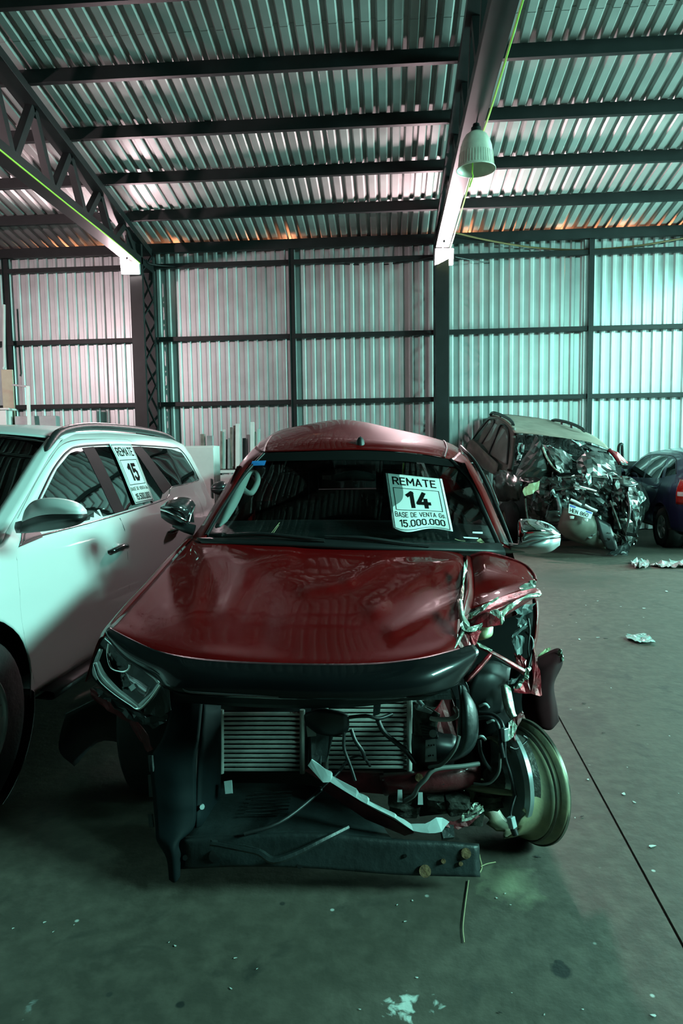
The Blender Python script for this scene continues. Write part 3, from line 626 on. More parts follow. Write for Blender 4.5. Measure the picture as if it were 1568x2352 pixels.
# ================================================================== white car
def white_car():
    a0 = math.radians(5.8) - YAW                           # tail direction turned from the hall's length
    X0, D0 = -1.507 - 0.92 * math.cos(math.radians(5.8)), 2.73 + 0.92 * math.sin(math.radians(5.8))
    L = cg(X0, D0)
    root = thing('white_suv', 'pale white SUV with black mirror base parked left of the red car', 'car', tuple(L), math.pi * 1.5 - a0, local=True)
    top = [(-3.90, 0.80), (-3.84, 1.02), (-3.72, 1.24), (-3.50, 1.52), (-3.42, 1.60), (-3.2, 1.645), (-2.6, 1.665), (-1.9, 1.665), (-1.45, 1.645), (-1.22, 1.60), (-1.0, 1.505), (-0.7, 1.34), (-0.38, 1.165), (-0.30, 1.12), (0.2, 1.06), (0.55, 0.99), (0.78, 0.86), (0.9, 0.6)]
    wz = [(0.3, 0.955), (0.45, 0.975), (0.7, 1.0), (0.9, 1.0), (1.05, 0.985), (1.12, 0.955), (1.16, 0.925), (1.35, 0.855), (1.5, 0.795), (1.60, 0.745), (1.665, 0.69)]
    plan = [(-3.9, 0.77), (-3.7, 0.86), (-3.4, 0.905), (-2.9, 0.925), (-1.5, 0.925), (-0.5, 0.92), (0.2, 0.915), (0.55, 0.87), (0.78, 0.77), (0.9, 0.66)]
    crown = [(-3.9, .02, -.05), (-3.5, .05, -.06), (-3.3, .06, 0), (-2, .065, 0), (-1.4, .06, .10), (-1.2, .05, .14), (-.4, .045, .14), (-.28, .05, .05), (.5, .06, .04), (.9, .05, .1)]
    c = Car(top, wz, plan, 0.36, [(0, 0.40, 0.44), (-2.745, 0.40, 0.44)], root, MT['white'], crown)
    c.sides(); c.tops(-1.25, -3.5, 'roof'); c.tops(-0.29, 0.9, 'hood'); c.tops(-3.5, -3.9, 'tailgate')
    c.tops(-1.24, -0.30, 'windscreen', MT['tint'], 0.0, 0.90); c.end(True, 'front_face'); c.end(False, 'rear_face')
    c.tops(-3.50, -3.73, 'rear_window', MT['tint'], 0.004, 0.86)
    for s in (1, -1):
        for (q0, q1) in ((0.90, 1.0),):                     # painted A pillars beside the windscreen
            G = []
            for x in np.linspace(-1.26, -0.29, 24):
                z = c.zt(x); y = c.W(x, z); cr = float(np.interp(x, [p[0] for p in crown], [p[1] for p in crown])); b = float(np.interp(x, [p[0] for p in crown], [p[2] for p in crown]))
                G.append([(x + b * (1 - t * t), y * t * s, z + cr * (1 - t * t) + 0.003) for t in np.linspace(q0, q1, 4)])
            V, F = grid_vf(np.array(G)); mk('a_pillar', V, F, MT['white'], root, smooth=True, solid=0.004)
        # dark glass along the side
        bx = lambda x: 1.115 + (-0.40 - x) * 0.030
        fw = c.panel('front_door_window', [(-0.50, 1.135), (-1.50, bx(-1.5))], [(-0.58, 1.175), (-0.80, 1.31), (-1.03, 1.44), (-1.24, 1.525), (-1.42, 1.555)], s, MT['tint'], 0.003)
        c.panel('rear_door_window', [(-1.66, bx(-1.66)), (-2.34, bx(-2.34) + 0.01), (-2.42, bx(-2.42) + 0.05)], [(-1.585, 1.565), (-2.05, 1.575), (-2.18, 1.57)], s, MT['tint'], 0.003)
        c.panel('rear_quarter_window', [(-2.66, 1.265), (-3.36, 1.28), (-3.44, 1.295)], [(-2.36, 1.575), (-3.0, 1.56), (-3.24, 1.53)], s, MT['tint'], 0.003)
        c.panel('b_pillar_trim', [(-1.50, bx(-1.5)), (-1.66, bx(-1.66))], [(-1.42, 1.557), (-1.585, 1.567)], s, MT['pillar'], 0.005)
        c.panel('c_pillar_trim', [(-2.42, bx(-2.42) + 0.04), (-2.65, 1.262)], [(-2.18, 1.572), (-2.36, 1.576)], s, MT['pillar'], 0.005)
        c.panel('quarter_divider', [(-2.14, bx(-2.14)), (-2.165, bx(-2.16))], [(-1.97, 1.574), (-1.995, 1.575)], s, MT['pillar'], 0.006)
        c.line('window_trim', [(-0.42, 1.10), (-0.56, 1.118), (-1.2, bx(-1.2) - .008), (-1.9, bx(-1.9) - .008), (-2.36, bx(-2.36)), (-2.52, 1.20), (-2.66, 1.258), (-3.1, 1.268), (-3.45, 1.285)], s, MT['dchrome'], 0.006, 0.001)
        c.line('window_surround', [(-0.45, 1.11), (-0.56, 1.178), (-0.79, 1.323), (-1.02, 1.452), (-1.24, 1.538), (-1.45, 1.570), (-2.0, 1.588), (-2.3, 1.586), (-3.0, 1.574), (-3.27, 1.542), (-3.46, 1.29)], s, MT['black'], 0.007, 0.001)
        fd = c.line('front_door_seam', [(-0.36, 1.06), (-0.345, 0.9), (-0.36, 0.7), (-0.47, 0.42)], s, MT['black'], 0.0022, 0.0)
        c.line('door_seam', [(-1.535, 1.12), (-1.53, 0.9), (-1.55, 0.42)], s, MT['black'], 0.0022, 0.0)
        c.line('door_top_seam', [(-0.50, 1.215), (-0.76, 1.37), (-1.0, 1.492), (-1.22, 1.578), (-1.5, 1.612), (-2.1, 1.625), (-2.25, 1.61)], s, MT['black'], 0.0025, 0.0)
        c.line('door_seam', [(-2.60, 1.235), (-2.55, 1.1), (-2.42, 0.9), (-2.36, 0.8)], s, MT['black'], 0.0022, 0.0)
        c.line('fuel_flap_seam', [(-2.95, 1.0), (-3.1, 1.0), (-3.12, 0.86), (-2.96, 0.85), (-2.95, 1.0)], s, MT['black'], 0.002, 0.0)
        # handles
        for hx in (-1.38, -2.38):
            q = [c.P(hx + d, 0.945 + 0.012 * (1 - abs(d) / .11), s, o_) for d, o_ in ((-.115, .004), (-.09, .028), (0, .042), (.09, .030), (.115, .004))]
            h = tube('door_handle', q, [0.010, 0.017, 0.017, 0.017, 0.010], MT['dchrome'], root, n=10)
            tube('handle_cup', [c.P(hx - .06, .955, s, -.012), c.P(hx, .957, s, -.006), c.P(hx + .05, .955, s, -.012)], [.02, .03, .02], MT['white'], h)
        # mirror
        if s < 0: tag(mirror_parts(c, -0.545, 1.145, s, MT['white'], MT['black'], 1.12)[0], 'white painted mirror cap')
        c.panel('mirror_triangle', [(-0.40, 1.09), (-0.62, 1.11)], [(-0.50, 1.16), (-0.64, 1.225)], s, MT['black'], 0.006)
        # roof rail
        rp = []
        for x, dz in ((-1.02, -.02), (-1.15, .006), (-1.35, .022), (-1.8, .03), (-2.5, .03), (-3.0, .022), (-3.26, .004), (-3.34, -.02)):
            z = c.zt(x); rp.append((x, s * (c.W(x, z) * 0.95), z + dz + 0.015))
        tube('roof_rail', rp, [0.012, 0.024, 0.026, 0.026, 0.024, 0.012], MT['grime'], root)
        # running board
        patch('running_board', [[(x, s * (.90 + o_), z) for x in (-.52, -1.2, -2.2)] for o_, z in ((-.04, .33), (.05, .325), (.065, .345), (.05, .365), (-.04, .37))], MT['black'], root, n=3)
        for wx in (0, -2.745):
            wheel(root, wx, s * 0.79, 0.385, 0.25, s)
            V, F = lathe_vf([(0.44, -0.16), (0.46, 0.10), (0.42, 0.14)], (wx, s * 0.78, 0.40), (0, s, 0), 30, 0, math.pi, ref=(0, 0, 1))
            mk('wheel_arch_liner', V, F, MT['black'], root, smooth=True, solid=0.004)
            V, F = lathe_vf([(0.0, -0.18), (0.46, -0.18)], (wx, s * 0.78, 0.40), (0, s, 0), 30); mk('inner_arch', V, F, MT['black'], root)
    box('underbody', (-1.45, 0, 0.34), (4.4, 1.5, 0.14), MT['black'], root)
    box('dashboard', (-0.62, 0, 1.02), (0.45, 1.45, 0.16), MT['interior'], root, bevel=0.03)
    for sx in (-1.35, -2.3):
        for sy in (-.38, .38):
            o = patch('seat_back', [[(sx, sy - .24, .7), (sx + .06, sy, .7), (sx, sy + .24, .7)], [(sx - .1, sy - .24, 1.1), (sx - .03, sy, 1.1), (sx - .1, sy + .24, 1.1)], [(sx - .2, sy - .13, 1.38), (sx - .14, sy, 1.42), (sx - .2, sy + .13, 1.38)]], MT['interior'], root, n=4, solid=0.1)
    # head lamps and grille on the nose
    for s in (1, -1):
        c.panel('head_lamp', [(0.60, 0.76), (0.86, 0.70)], [(0.50, 0.92), (0.80, 0.80)], s, MT['chrome'], 0.006)
    return c
WC = white_car()

# the white car's near mirror, drawn from its outline at its own depth
def to_white(p): return np.array((Matrix.Translation(WC.root.location) @ Matrix.Rotation(WC.root.rotation_euler.z, 4, 'Z')).inverted() @ Vector(p))
def wpatch(name, rows, m, n=6, solid=.004):
    G = smooth_grid(rows, n); V, F = grid_vf(np.array([[to_white(cp(*q)) for q in r] for r in G])); return mk(name, V, F, m, WC.root, smooth=True, solid=solid)
mt_ = [(51, 1194, 3.04), (58, 1172, 3.03), (76, 1152, 3.01), (110, 1144, 2.98), (150, 1147, 2.95), (182, 1157, 2.93), (198, 1172, 2.95)]
mm_ = [(51, 1197, 3.02), (66, 1182, 2.97), (86, 1170, 2.93), (116, 1164, 2.90), (152, 1166, 2.87), (182, 1170, 2.87), (199, 1177, 2.93)]
mb_ = [(51, 1199, 3.02), (72, 1190, 2.96), (94, 1184, 2.92), (122, 1181, 2.89), (156, 1181, 2.86), (184, 1181, 2.87), (199, 1180, 2.93)]
ml_ = [(48, 1210, 3.02), (72, 1206, 2.95), (96, 1202, 2.91), (124, 1198, 2.88), (158, 1196, 2.86), (185, 1193, 2.87), (200, 1186, 2.94)]
mz_ = [(46, 1222, 3.04), (72, 1222, 3.00), (98, 1220, 2.97), (126, 1216, 2.95), (160, 1210, 2.93), (184, 1202, 2.93), (198, 1192, 2.97)]
tag(wpatch('wing_mirror_cap', [mt_, mm_, mb_], MT['white']), 'white painted mirror cap'); wpatch('wing_mirror_base', [mb_, ml_, mz_], MT['black'])
wpatch('wing_mirror_glass', [[(60, 1176, 3.10), (120, 1152, 3.08), (190, 1166, 3.04)], [(56, 1210, 3.10), (120, 1204, 3.08), (192, 1192, 3.04)]], MT['chrome'], 3)
wpatch('wing_mirror_arm', [[(36, 1200, 3.14), (52, 1196, 3.06), (70, 1196, 3.02)], [(34, 1212, 3.10), (52, 1212, 3.02), (74, 1210, 2.99)], [(38, 1224, 3.14), (56, 1224, 3.06), (78, 1222, 3.02)]], MT['black'], 4)
# ================================================================== red car, crashed front towards us
RC = thing('red_car', 'crashed dark red car with torn-off bumper and missing front tyre', 'car', tuple(cg(0.05, 3.0)))
def seg_d(p, a, b):
    p = np.asarray(p); a = np.asarray(a, float); b = np.asarray(b, float); t = np.clip(((p - a) @ (b - a)) / ((b - a) @ (b - a)), 0, 1)
    return np.linalg.norm(p - (a + (b - a) * t))
def dents(creases):
    def fn(G):
        H = G.copy()
        for i in range(G.shape[0]):
            for j in range(G.shape[1]):
                q = G[i, j, :2]; d = 0
                for (a, b, wd, amp) in creases: d += amp * math.exp(-(seg_d(q, a, b) / wd) ** 2)
                H[i, j, 2] = G[i, j, 2] - d
        return H
    return fn
hood_rows = [
 [(440, 1237, 3.50), (520, 1244, 3.42), (620, 1250, 3.36), (720, 1254, 3.33), (820, 1257, 3.31), (910, 1259, 3.31), (1000, 1262, 3.33), (1050, 1270, 3.36), (1066, 1280, 3.38)],
 [(402, 1277, 3.30), (482, 1288, 3.20), (590, 1300, 3.12), (700, 1305, 3.08), (815, 1305, 3.06), (910, 1302, 3.07), (1000, 1296, 3.12), (1052, 1296, 3.16), (1066, 1300, 3.17)],
 [(348, 1338, 3.02), (444, 1352, 2.92), (570, 1362, 2.86), (690, 1365, 2.82), (810, 1365, 2.80), (915, 1362, 2.81), (1000, 1357, 2.85), (1048, 1350, 2.91), (1062, 1350, 2.93)],
 [(302, 1388, 2.82), (412, 1408, 2.70), (555, 1420, 2.64), (680, 1425, 2.60), (805, 1425, 2.58), (915, 1422, 2.59), (1000, 1414, 2.62), (1042, 1406, 2.68), (1054, 1405, 2.70)],
 [(268, 1425, 2.68), (387, 1462, 2.54), (545, 1485, 2.46), (680, 1492, 2.42), (810, 1492, 2.40), (920, 1485, 2.41), (1000, 1470, 2.45), (1036, 1452, 2.51), (1050, 1448, 2.54)],
 [(246, 1448, 2.60), (377, 1508, 2.45), (545, 1534, 2.35), (680, 1540, 2.32), (815, 1540, 2.30), (925, 1530, 2.31), (1005, 1508, 2.36), (1042, 1490, 2.42), (1052, 1486, 2.44)],
 [(246, 1468, 2.64), (385, 1556, 2.47), (545, 1588, 2.37), (680, 1594, 2.34), (815, 1596, 2.32), (930, 1588, 2.33), (1010, 1562, 2.38), (1048, 1535, 2.44), (1058, 1525, 2.46)]]
cre = [((560, 1300), (660, 1275), 22, 0.0204), ((640, 1330), (760, 1345), 16, 0.0170), ((700, 1360), (800, 1335), 12, 0.0238), ((800, 1335), (880, 1290), 14, 0.0204), ((860, 1400), (1040, 1290), 20, 0.0272),
       ((900, 1450), (1045, 1380), 16, 0.0204), ((520, 1400), (560, 1330), 18, 0.0170), ((440, 1420), (470, 1280), 14, 0.0136), ((940, 1300), (1050, 1285), 12, 0.0170), ((400, 1350), (330, 1420), 26, -0.0136), ((620, 1400), (600, 1470), 22, -0.0102), ((980, 1340), (900, 1380), 18, -0.0204), ((470, 1500), (640, 1515), 14, 0.0102)]
patch('hood', hood_rows, MT['red'], RC, n=9, fn=dents(cre), px=True, solid=0.003)
# folded ridge along the hood's crushed edge
patch('hood_fold', [[(1064, 1282, 3.39), (1071, 1276, 3.31), (1080, 1280, 3.36)], [(1062, 1315, 3.12), (1073, 1312, 3.02), (1086, 1318, 3.10)], [(1058, 1355, 2.92), (1074, 1352, 2.82), (1088, 1360, 2.92)], [(1052, 1395, 2.74), (1066, 1392, 2.64), (1082, 1396, 2.76)], [(1050, 1422, 2.62), (1060, 1420, 2.56), (1074, 1412, 2.66)]], MT['red'], RC, n=6, px=True)
sheet('hood_fold_edge', [(1067, 1292, 3.00), (1073, 1285, 3.0), (1071, 1310, 2.98), (1066, 1340, 2.86), (1062, 1378, 2.70), (1057, 1385, 2.68), (1061, 1340, 2.86)], MT['bare'], RC, solid=0.003, crumple=0.003)
patch('hood_underside_lip', [[(1050, 1378, 2.60), (1056, 1376, 2.59), (1060, 1380, 2.60)], [(1054, 1412, 2.54), (1060, 1412, 2.52), (1066, 1415, 2.55)], [(1058, 1440, 2.50), (1066, 1440, 2.48), (1078, 1438, 2.50)], [(1048, 1465, 2.48), (1054, 1467, 2.46), (1060, 1468, 2.48)], [(1038, 1488, 2.44), (1043, 1490, 2.42), (1047, 1490, 2.44)]], MT['bare'], RC, n=4, px=True, solid=0.004)
# black hood guard
guard = [
 [(250, 1441, 2.585), (300, 1467, 2.515), (370, 1497, 2.43), (470, 1514, 2.36), (600, 1522, 2.315), (740, 1525, 2.285), (860, 1523, 2.28), (960, 1512, 2.30), (1030, 1496, 2.36), (1086, 1480, 2.44)],
 [(243, 1450, 2.56), (285, 1486, 2.485), (352, 1524, 2.40), (440, 1546, 2.315), (600, 1558, 2.255), (740, 1562, 2.225), (865, 1560, 2.22), (975, 1548, 2.25), (1045, 1528, 2.32), (1098, 1500, 2.41)],
 [(244, 1462, 2.555), (285, 1508, 2.475), (352, 1548, 2.395), (410, 1582, 2.31), (600, 1594, 2.245), (740, 1599, 2.215), (865, 1598, 2.21), (975, 1588, 2.24), (1040, 1572, 2.31), (1080, 1535, 2.40)],
 [(248, 1468, 2.585), (290, 1514, 2.51), (356, 1556, 2.425), (414, 1592, 2.34), (600, 1603, 2.275), (740, 1607, 2.25), (865, 1606, 2.245), (975, 1597, 2.27), (1036, 1580, 2.34), (1070, 1548, 2.42)]]
MT['guide'] = mat('dark_air_guide', (0.006, 0.011, 0.013), 0.7, var=0.5, scale=7, spec=0.12)
MT['lining'] = mat('dark_arch_lining', (0.030, 0.006, 0.008), 0.85, var=0.5, scale=8, spec=0.08)
MT['guard'] = mat('black_acrylic', (0.005, 0.006, 0.007), 0.3, 0.0, 0.5, var=0.3, spec=0.15)
g_ = patch('hood_guard', guard, MT['guard'], RC, n=7, px=True, solid=0.004)
ptube('guard_seal', [(392, 1540, 2.36), (410, 1556, 2.33), (418, 1576, 2.31), (430, 1588, 2.30), (470, 1592, 2.28), (560, 1597, 2.255), (640, 1600, 2.24)], 0.004, MT['dchrome'], g_)
ptube('guard_seal', [(262, 1480, 2.52), (310, 1516, 2.45), (352, 1540, 2.39), (376, 1556, 2.36), (384, 1578, 2.345)], 0.0045, MT['guard'], g_)
# inner support under the guard
patch('slam_panel', [[(395, 1575, 2.42), (600, 1590, 2.36), (800, 1592, 2.34), (1000, 1580, 2.38)], [(400, 1610, 2.50), (600, 1622, 2.46), (800, 1622, 2.46), (940, 1606, 2.48)]], MT['black'], RC, n=4, px=True, solid=0.01)
sheet('slam_panel_end', [(830, 1600, 2.30), (1035, 1582, 2.33), (1036, 1602, 2.34), (880, 1606, 2.32)], MT['grime'], RC, solid=0.02, crumple=0.002)

# ---- right-hand crushed fender
patch('fender_panel', [[(1080, 1277, 3.37), (1110, 1270, 3.36), (1150, 1278, 3.36), (1195, 1293, 3.34), (1222, 1312, 3.30)],
 [(1086, 1318, 3.10), (1115, 1316, 3.06), (1155, 1318, 3.06), (1195, 1320, 3.10), (1228, 1328, 3.14)],
 [(1087, 1358, 2.92), (1118, 1360, 2.90), (1155, 1350, 2.92), (1195, 1342, 2.97), (1229, 1336, 3.02)],
 [(1079, 1400, 2.76), (1112, 1388, 2.76), (1150, 1374, 2.80), (1190, 1358, 2.88), (1226, 1350, 2.96)]], MT['red'], RC, n=7, px=True, fn=dents([((1090, 1370), (1200, 1340), 18, -.02), ((1130, 1290), (1200, 1330), 20, .012)]))
ptube('fender_top_edge', [(1080, 1277, 3.36), (1112, 1269, 3.35), (1165, 1281, 3.35), (1205, 1298, 3.32), (1225, 1318, 3.22), (1230, 1332, 3.08)], 0.006, MT['redraw'], RC)
sheet('torn_corner', [(1193, 1350, 2.93), (1210, 1338, 2.95), (1229, 1330, 2.96), (1228, 1350, 2.92), (1196, 1358, 2.90)], MT['bare'], RC, crumple=0.004, seed=3)
patch('torn_fender_strip', [[(1076, 1414, 2.62), (1110, 1392, 2.62), (1145, 1374, 2.66), (1190, 1360, 2.72), (1232, 1352, 2.76), (1244, 1364, 2.76)],
 [(1074, 1424, 2.57), (1112, 1408, 2.55), (1150, 1394, 2.58), (1195, 1374, 2.64), (1222, 1364, 2.69), (1241, 1367, 2.73)],
 [(1076, 1436, 2.60), (1115, 1432, 2.57), (1150, 1420, 2.60), (1190, 1396, 2.66), (1222, 1376, 2.70), (1240, 1370, 2.74)]], MT['redraw'], RC, n=6, px=True)
sheet('peeled_edge', [(1076, 1410, 2.545), (1106, 1392, 2.54), (1148, 1371, 2.57), (1130, 1384, 2.55), (1110, 1402, 2.53), (1092, 1412, 2.53), (1076, 1424, 2.54)], MT['bare'], RC, crumple=0.003, seed=5)
sheet('peeled_edge', [(1126, 1402, 2.52), (1140, 1400, 2.52), (1148, 1405, 2.53), (1176, 1385, 2.57), (1210, 1366, 2.63), (1236, 1362, 2.68), (1243, 1366, 2.70), (1232, 1370, 2.67), (1205, 1376, 2.62), (1180, 1392, 2.57), (1172, 1402, 2.55), (1158, 1412, 2.54), (1155, 1432, 2.53), (1146, 1434, 2.53), (1140, 1420, 2.52), (1122, 1412, 2.52)], MT['bare'], RC, crumple=0.003, seed=6)
sheet('torn_flap', [(1076, 1432, 2.53), (1100, 1410, 2.52), (1116, 1406, 2.51), (1140, 1416, 2.52), (1153, 1434, 2.53), (1120, 1440, 2.52), (1082, 1444, 2.53)], MT['redraw'], RC, crumple=0.003, seed=8)
sheet('torn_red_corner', [(1056, 1440, 2.49), (1075, 1448, 2.48), (1098, 1446, 2.49), (1104, 1450, 2.50), (1092, 1480, 2.47), (1078, 1486, 2.46), (1044, 1488, 2.45)], MT['redraw'], RC, crumple=0.003, seed=9)
sheet('peeled_edge', [(1056, 1432, 2.48), (1062, 1424, 2.49), (1076, 1440, 2.475), (1108, 1432, 2.49), (1104, 1442, 2.475), (1090, 1450, 2.47), (1066, 1450, 2.47), (1060, 1446, 2.47)], MT['bare'], RC, crumple=0.003, seed=10)
patch('pale_reservoir', [[(1100, 1444, 2.56), (1118, 1438, 2.56), (1132, 1440, 2.58)], [(1094, 1464, 2.55), (1116, 1462, 2.53), (1130, 1458, 2.57)], [(1092, 1472, 2.56), (1106, 1470, 2.55), (1120, 1466, 2.57)]], MT['yellowish'], RC, n=4, px=True)
patch('fender_rear_edge', [[(1222, 1368, 2.92), (1231, 1376, 2.88), (1236, 1382, 2.94)], [(1224, 1400, 2.86), (1233, 1404, 2.80), (1238, 1408, 2.88)], [(1224, 1426, 2.82), (1232, 1430, 2.76), (1237, 1432, 2.86)], [(1220, 1460, 2.80), (1228, 1466, 2.74), (1234, 1462, 2.84)], [(1218, 1478, 2.78), (1225, 1484, 2.72), (1229, 1486, 2.82)], [(1222, 1510, 2.74), (1226, 1510, 2.70), (1231, 1508, 2.80)]], MT['red'], RC, n=5, px=True, solid=0.003)
sheet('hanging_fender_tip', [(1222, 1480, 2.72), (1228, 1500, 2.69), (1234, 1520, 2.68), (1239, 1548, 2.67), (1246, 1598, 2.66), (1222, 1596, 2.64), (1178, 1588, 2.64), (1182, 1578, 2.65), (1205, 1560, 2.67), (1220, 1536, 2.69), (1226, 1512, 2.71)], MT['redraw'], RC, crumple=0.004, seed=11)
# plastic shreds in the broken corner
MT['shred'] = mat('grey_plastic_shreds', (0.22, 0.27, 0.27), 0.4, 0.1, col2=(0.06, 0.07, 0.07), scale=20)
for i, pts in enumerate([[(1175, 1400, 2.78), (1200, 1390, 2.80), (1228, 1386, 2.82), (1215, 1412, 2.79), (1195, 1414, 2.77)],
    [(1186, 1420, 2.74), (1204, 1412, 2.76), (1212, 1430, 2.75), (1198, 1446, 2.73), (1188, 1440, 2.73)],
    [(1171, 1460, 2.70), (1215, 1432, 2.73), (1218, 1438, 2.73), (1190, 1456, 2.71), (1176, 1468, 2.70)],
    [(1172, 1470, 2.70), (1188, 1456, 2.71), (1203, 1462, 2.72), (1199, 1500, 2.70), (1190, 1506, 2.69), (1180, 1486, 2.69)],
    [(1178, 1498, 2.69), (1192, 1506, 2.69), (1206, 1512, 2.69), (1210, 1530, 2.68), (1204, 1540, 2.67), (1186, 1524, 2.68)],
    [(1160, 1570, 2.56), (1176, 1560, 2.57), (1198, 1548, 2.60), (1188, 1562, 2.58), (1172, 1574, 2.56)]]):
    sheet('plastic_shred', pts, MT['redraw'] if i == 4 else MT['shred'], RC, crumple=0.006, seed=20 + i)
ptube('torn_wire', [(1212, 1420, 2.73), (1216, 1450, 2.72), (1212, 1490, 2.70), (1216, 1520, 2.69), (1210, 1545, 2.66), (1206, 1560, 2.65)], 0.004, MT['wire'], RC)
ptube('torn_wire', [(1206, 1450, 2.73), (1222, 1470, 2.72), (1220, 1500, 2.70), (1212, 1535, 2.67)], 0.005, MT['wire'], RC)
# V shaped struts
patch('bent_strut', [[(1066, 1562, 2.40), (1095, 1530, 2.44), (1125, 1497, 2.50)], [(1072, 1566, 2.385), (1102, 1534, 2.425), (1129, 1503, 2.49)], [(1077, 1565, 2.41), (1106, 1535, 2.45), (1130, 1506, 2.51)]], MT['redraw'], RC, n=4, px=True)
patch('bent_strut', [[(1094, 1478, 2.52), (1128, 1494, 2.51), (1165, 1514, 2.54), (1210, 1540, 2.58)], [(1096, 1486, 2.50), (1129, 1501, 2.49), (1166, 1522, 2.52), (1208, 1548, 2.56)], [(1100, 1490, 2.53), (1130, 1505, 2.52), (1166, 1527, 2.55), (1205, 1552, 2.59)]], MT['redraw'], RC, n=4, px=True)
sheet('pale_strut_edge', [(1092, 1474, 2.50), (1100, 1476, 2.50), (1130, 1492, 2.49), (1128, 1498, 2.485), (1100, 1486, 2.49)], MT['bare'], RC, crumple=0.002)
for pts in ([(1206, 1535, 2.56), (1216, 1530, 2.57), (1218, 1542, 2.56), (1210, 1556, 2.555), (1203, 1552, 2.555)], [(1178, 1580, 2.575), (1196, 1562, 2.58), (1212, 1552, 2.58), (1205, 1566, 2.575), (1190, 1580, 2.57)]):
    sheet('metal_tatter', pts, MT['bare'], RC, crumple=0.006, seed=int(pts[0][0]))
patch('battery_box', [[(1094, 1530, 2.60), (1130, 1520, 2.62), (1168, 1536, 2.66)], [(1086, 1558, 2.56), (1128, 1556, 2.57), (1164, 1562, 2.62)], [(1072, 1590, 2.56), (1120, 1596, 2.57), (1158, 1596, 2.62)], [(1076, 1640, 2.60), (1118, 1640, 2.62), (1150, 1632, 2.66)]], MT['black'], RC, n=4, px=True, solid=0.02)
patch('torn_inner_panel', [[(1150, 1576, 2.55), (1160, 1572, 2.54), (1172, 1580, 2.56)], [(1154, 1610, 2.53), (1166, 1606, 2.51), (1178, 1612, 2.54)], [(1162, 1636, 2.51), (1174, 1632, 2.49), (1184, 1640, 2.52)], [(1172, 1652, 2.50), (1182, 1650, 2.48), (1194, 1648, 2.51)]], MT['bare'], RC, n=4, px=True)
sheet('torn_inner_panel', [(1176, 1654, 2.48), (1188, 1640, 2.48), (1200, 1632, 2.50), (1203, 1642, 2.50), (1188, 1668, 2.47), (1180, 1700, 2.45), (1166, 1698, 2.45), (1170, 1672, 2.46)], MT['maroon'], RC, crumple=0.004, seed=31)
sheet('torn_inner_panel', [(1168, 1660, 2.465), (1176, 1652, 2.47), (1186, 1668, 2.465), (1176, 1696, 2.445), (1164, 1700, 2.44)], MT['bare'], RC, crumple=0.003, seed=33)
# hanging arch lining
patch('arch_lining', [[(1236, 1510, 2.98), (1262, 1496, 3.0), (1284, 1490, 3.0), (1293, 1508, 2.98)],
 [(1216, 1546, 2.90), (1250, 1542, 2.88), (1272, 1536, 2.90), (1289, 1530, 2.95)],
 [(1200, 1592, 2.88), (1236, 1592, 2.84), (1262, 1584, 2.86), (1271, 1572, 2.92)],
 [(1200, 1630, 2.88), (1236, 1632, 2.84), (1264, 1630, 2.86), (1278, 1622, 2.92)],
 [(1212, 1660, 2.90), (1240, 1672, 2.86), (1264, 1676, 2.87), (1283, 1656, 2.92)]], MT['lining'], RC, n=6, px=True, solid=0.004)
tag(bpy.data.objects['arch_lining'], 'dark maroon hanging sheet')
sheet('peeled_edge', [(1284, 1490, 2.97), (1291, 1496, 2.96), (1295, 1512, 2.95), (1290, 1522, 2.95), (1285, 1512, 2.96), (1278, 1506, 2.97)], MT['bare'], RC, crumple=0.003, seed=40)
sheet('pale_scrap', [(1234, 1506, 3.02), (1252, 1490, 3.04), (1264, 1488, 3.04), (1256, 1500, 3.03), (1244, 1512, 3.02)], MT['yellowish'], RC, crumple=0.003, seed=41)

# ---- near side (image left) fender, head lamp
patch('fender', [[(440, 1237, 3.50), (402, 1277, 3.30), (348, 1338, 3.02), (302, 1388, 2.82), (268, 1425, 2.68), (246, 1448, 2.60), (238, 1462, 2.585)],
 [(428, 1240, 3.52), (390, 1278, 3.32), (336, 1338, 3.04), (290, 1386, 2.85), (257, 1424, 2.72), (236, 1450, 2.66), (226, 1472, 2.64)],
 [(418, 1256, 3.56), (378, 1296, 3.36), (326, 1356, 3.10), (281, 1404, 2.92), (248, 1446, 2.80), (225, 1482, 2.75), (212, 1512, 2.72)],
 [(417, 1330, 3.62), (377, 1370, 3.42), (327, 1430, 3.18), (281, 1470, 3.02), (250, 1502, 2.92), (222, 1532, 2.86), (200, 1552, 2.80)],
 [(420, 1410, 3.66), (380, 1440, 3.46), (330, 1480, 3.22), (283, 1510, 3.08), (246, 1530, 2.98), (214, 1552, 2.90), (196, 1566, 2.84)]], MT['red'], RC, n=6, px=True, solid=0.003)
hl_out = [(240, 1460), (262, 1480), (310, 1514), (345, 1542), (373, 1566), (368, 1581), (345, 1608), (321, 1630), (300, 1622), (258, 1596), (222, 1566), (209, 1548), (214, 1518), (228, 1484)]
def hlD(x): return 2.60 - (x - 209) / 164.0 * 0.20
sheet('head_lamp_housing', [(x, y, hlD(x) + 0.09) for x, y in hl_out], MT['ink'], RC, solid=0.01)
hl = sheet('head_lamp_lens', [(x, y, hlD(x)) for x, y in hl_out], MT['clear'], RC, solid=0, cuts=3)
hp = lambda x, y, d=0.0: (x, y, hlD(x) + d)
MT['brightrim'] = mat('lamp_trim_reflection', (0.92, 0.93, 0.93), 0.15, 0.15, 1.0, var=0.05)  # near-white base stands in for the bright reflections in the chrome
def ribbon(name, a, b, m, parent, d=0.0, n=5):
    return patch(name, [[hp(x, y, d) for x, y in a], [hp((x0 + x1) / 2, (y0 + y1) / 2, d - 0.008) for (x0, y0), (x1, y1) in zip(a, b)], [hp(x, y, d) for x, y in b]], m, parent, n=n, px=True, solid=0.004)
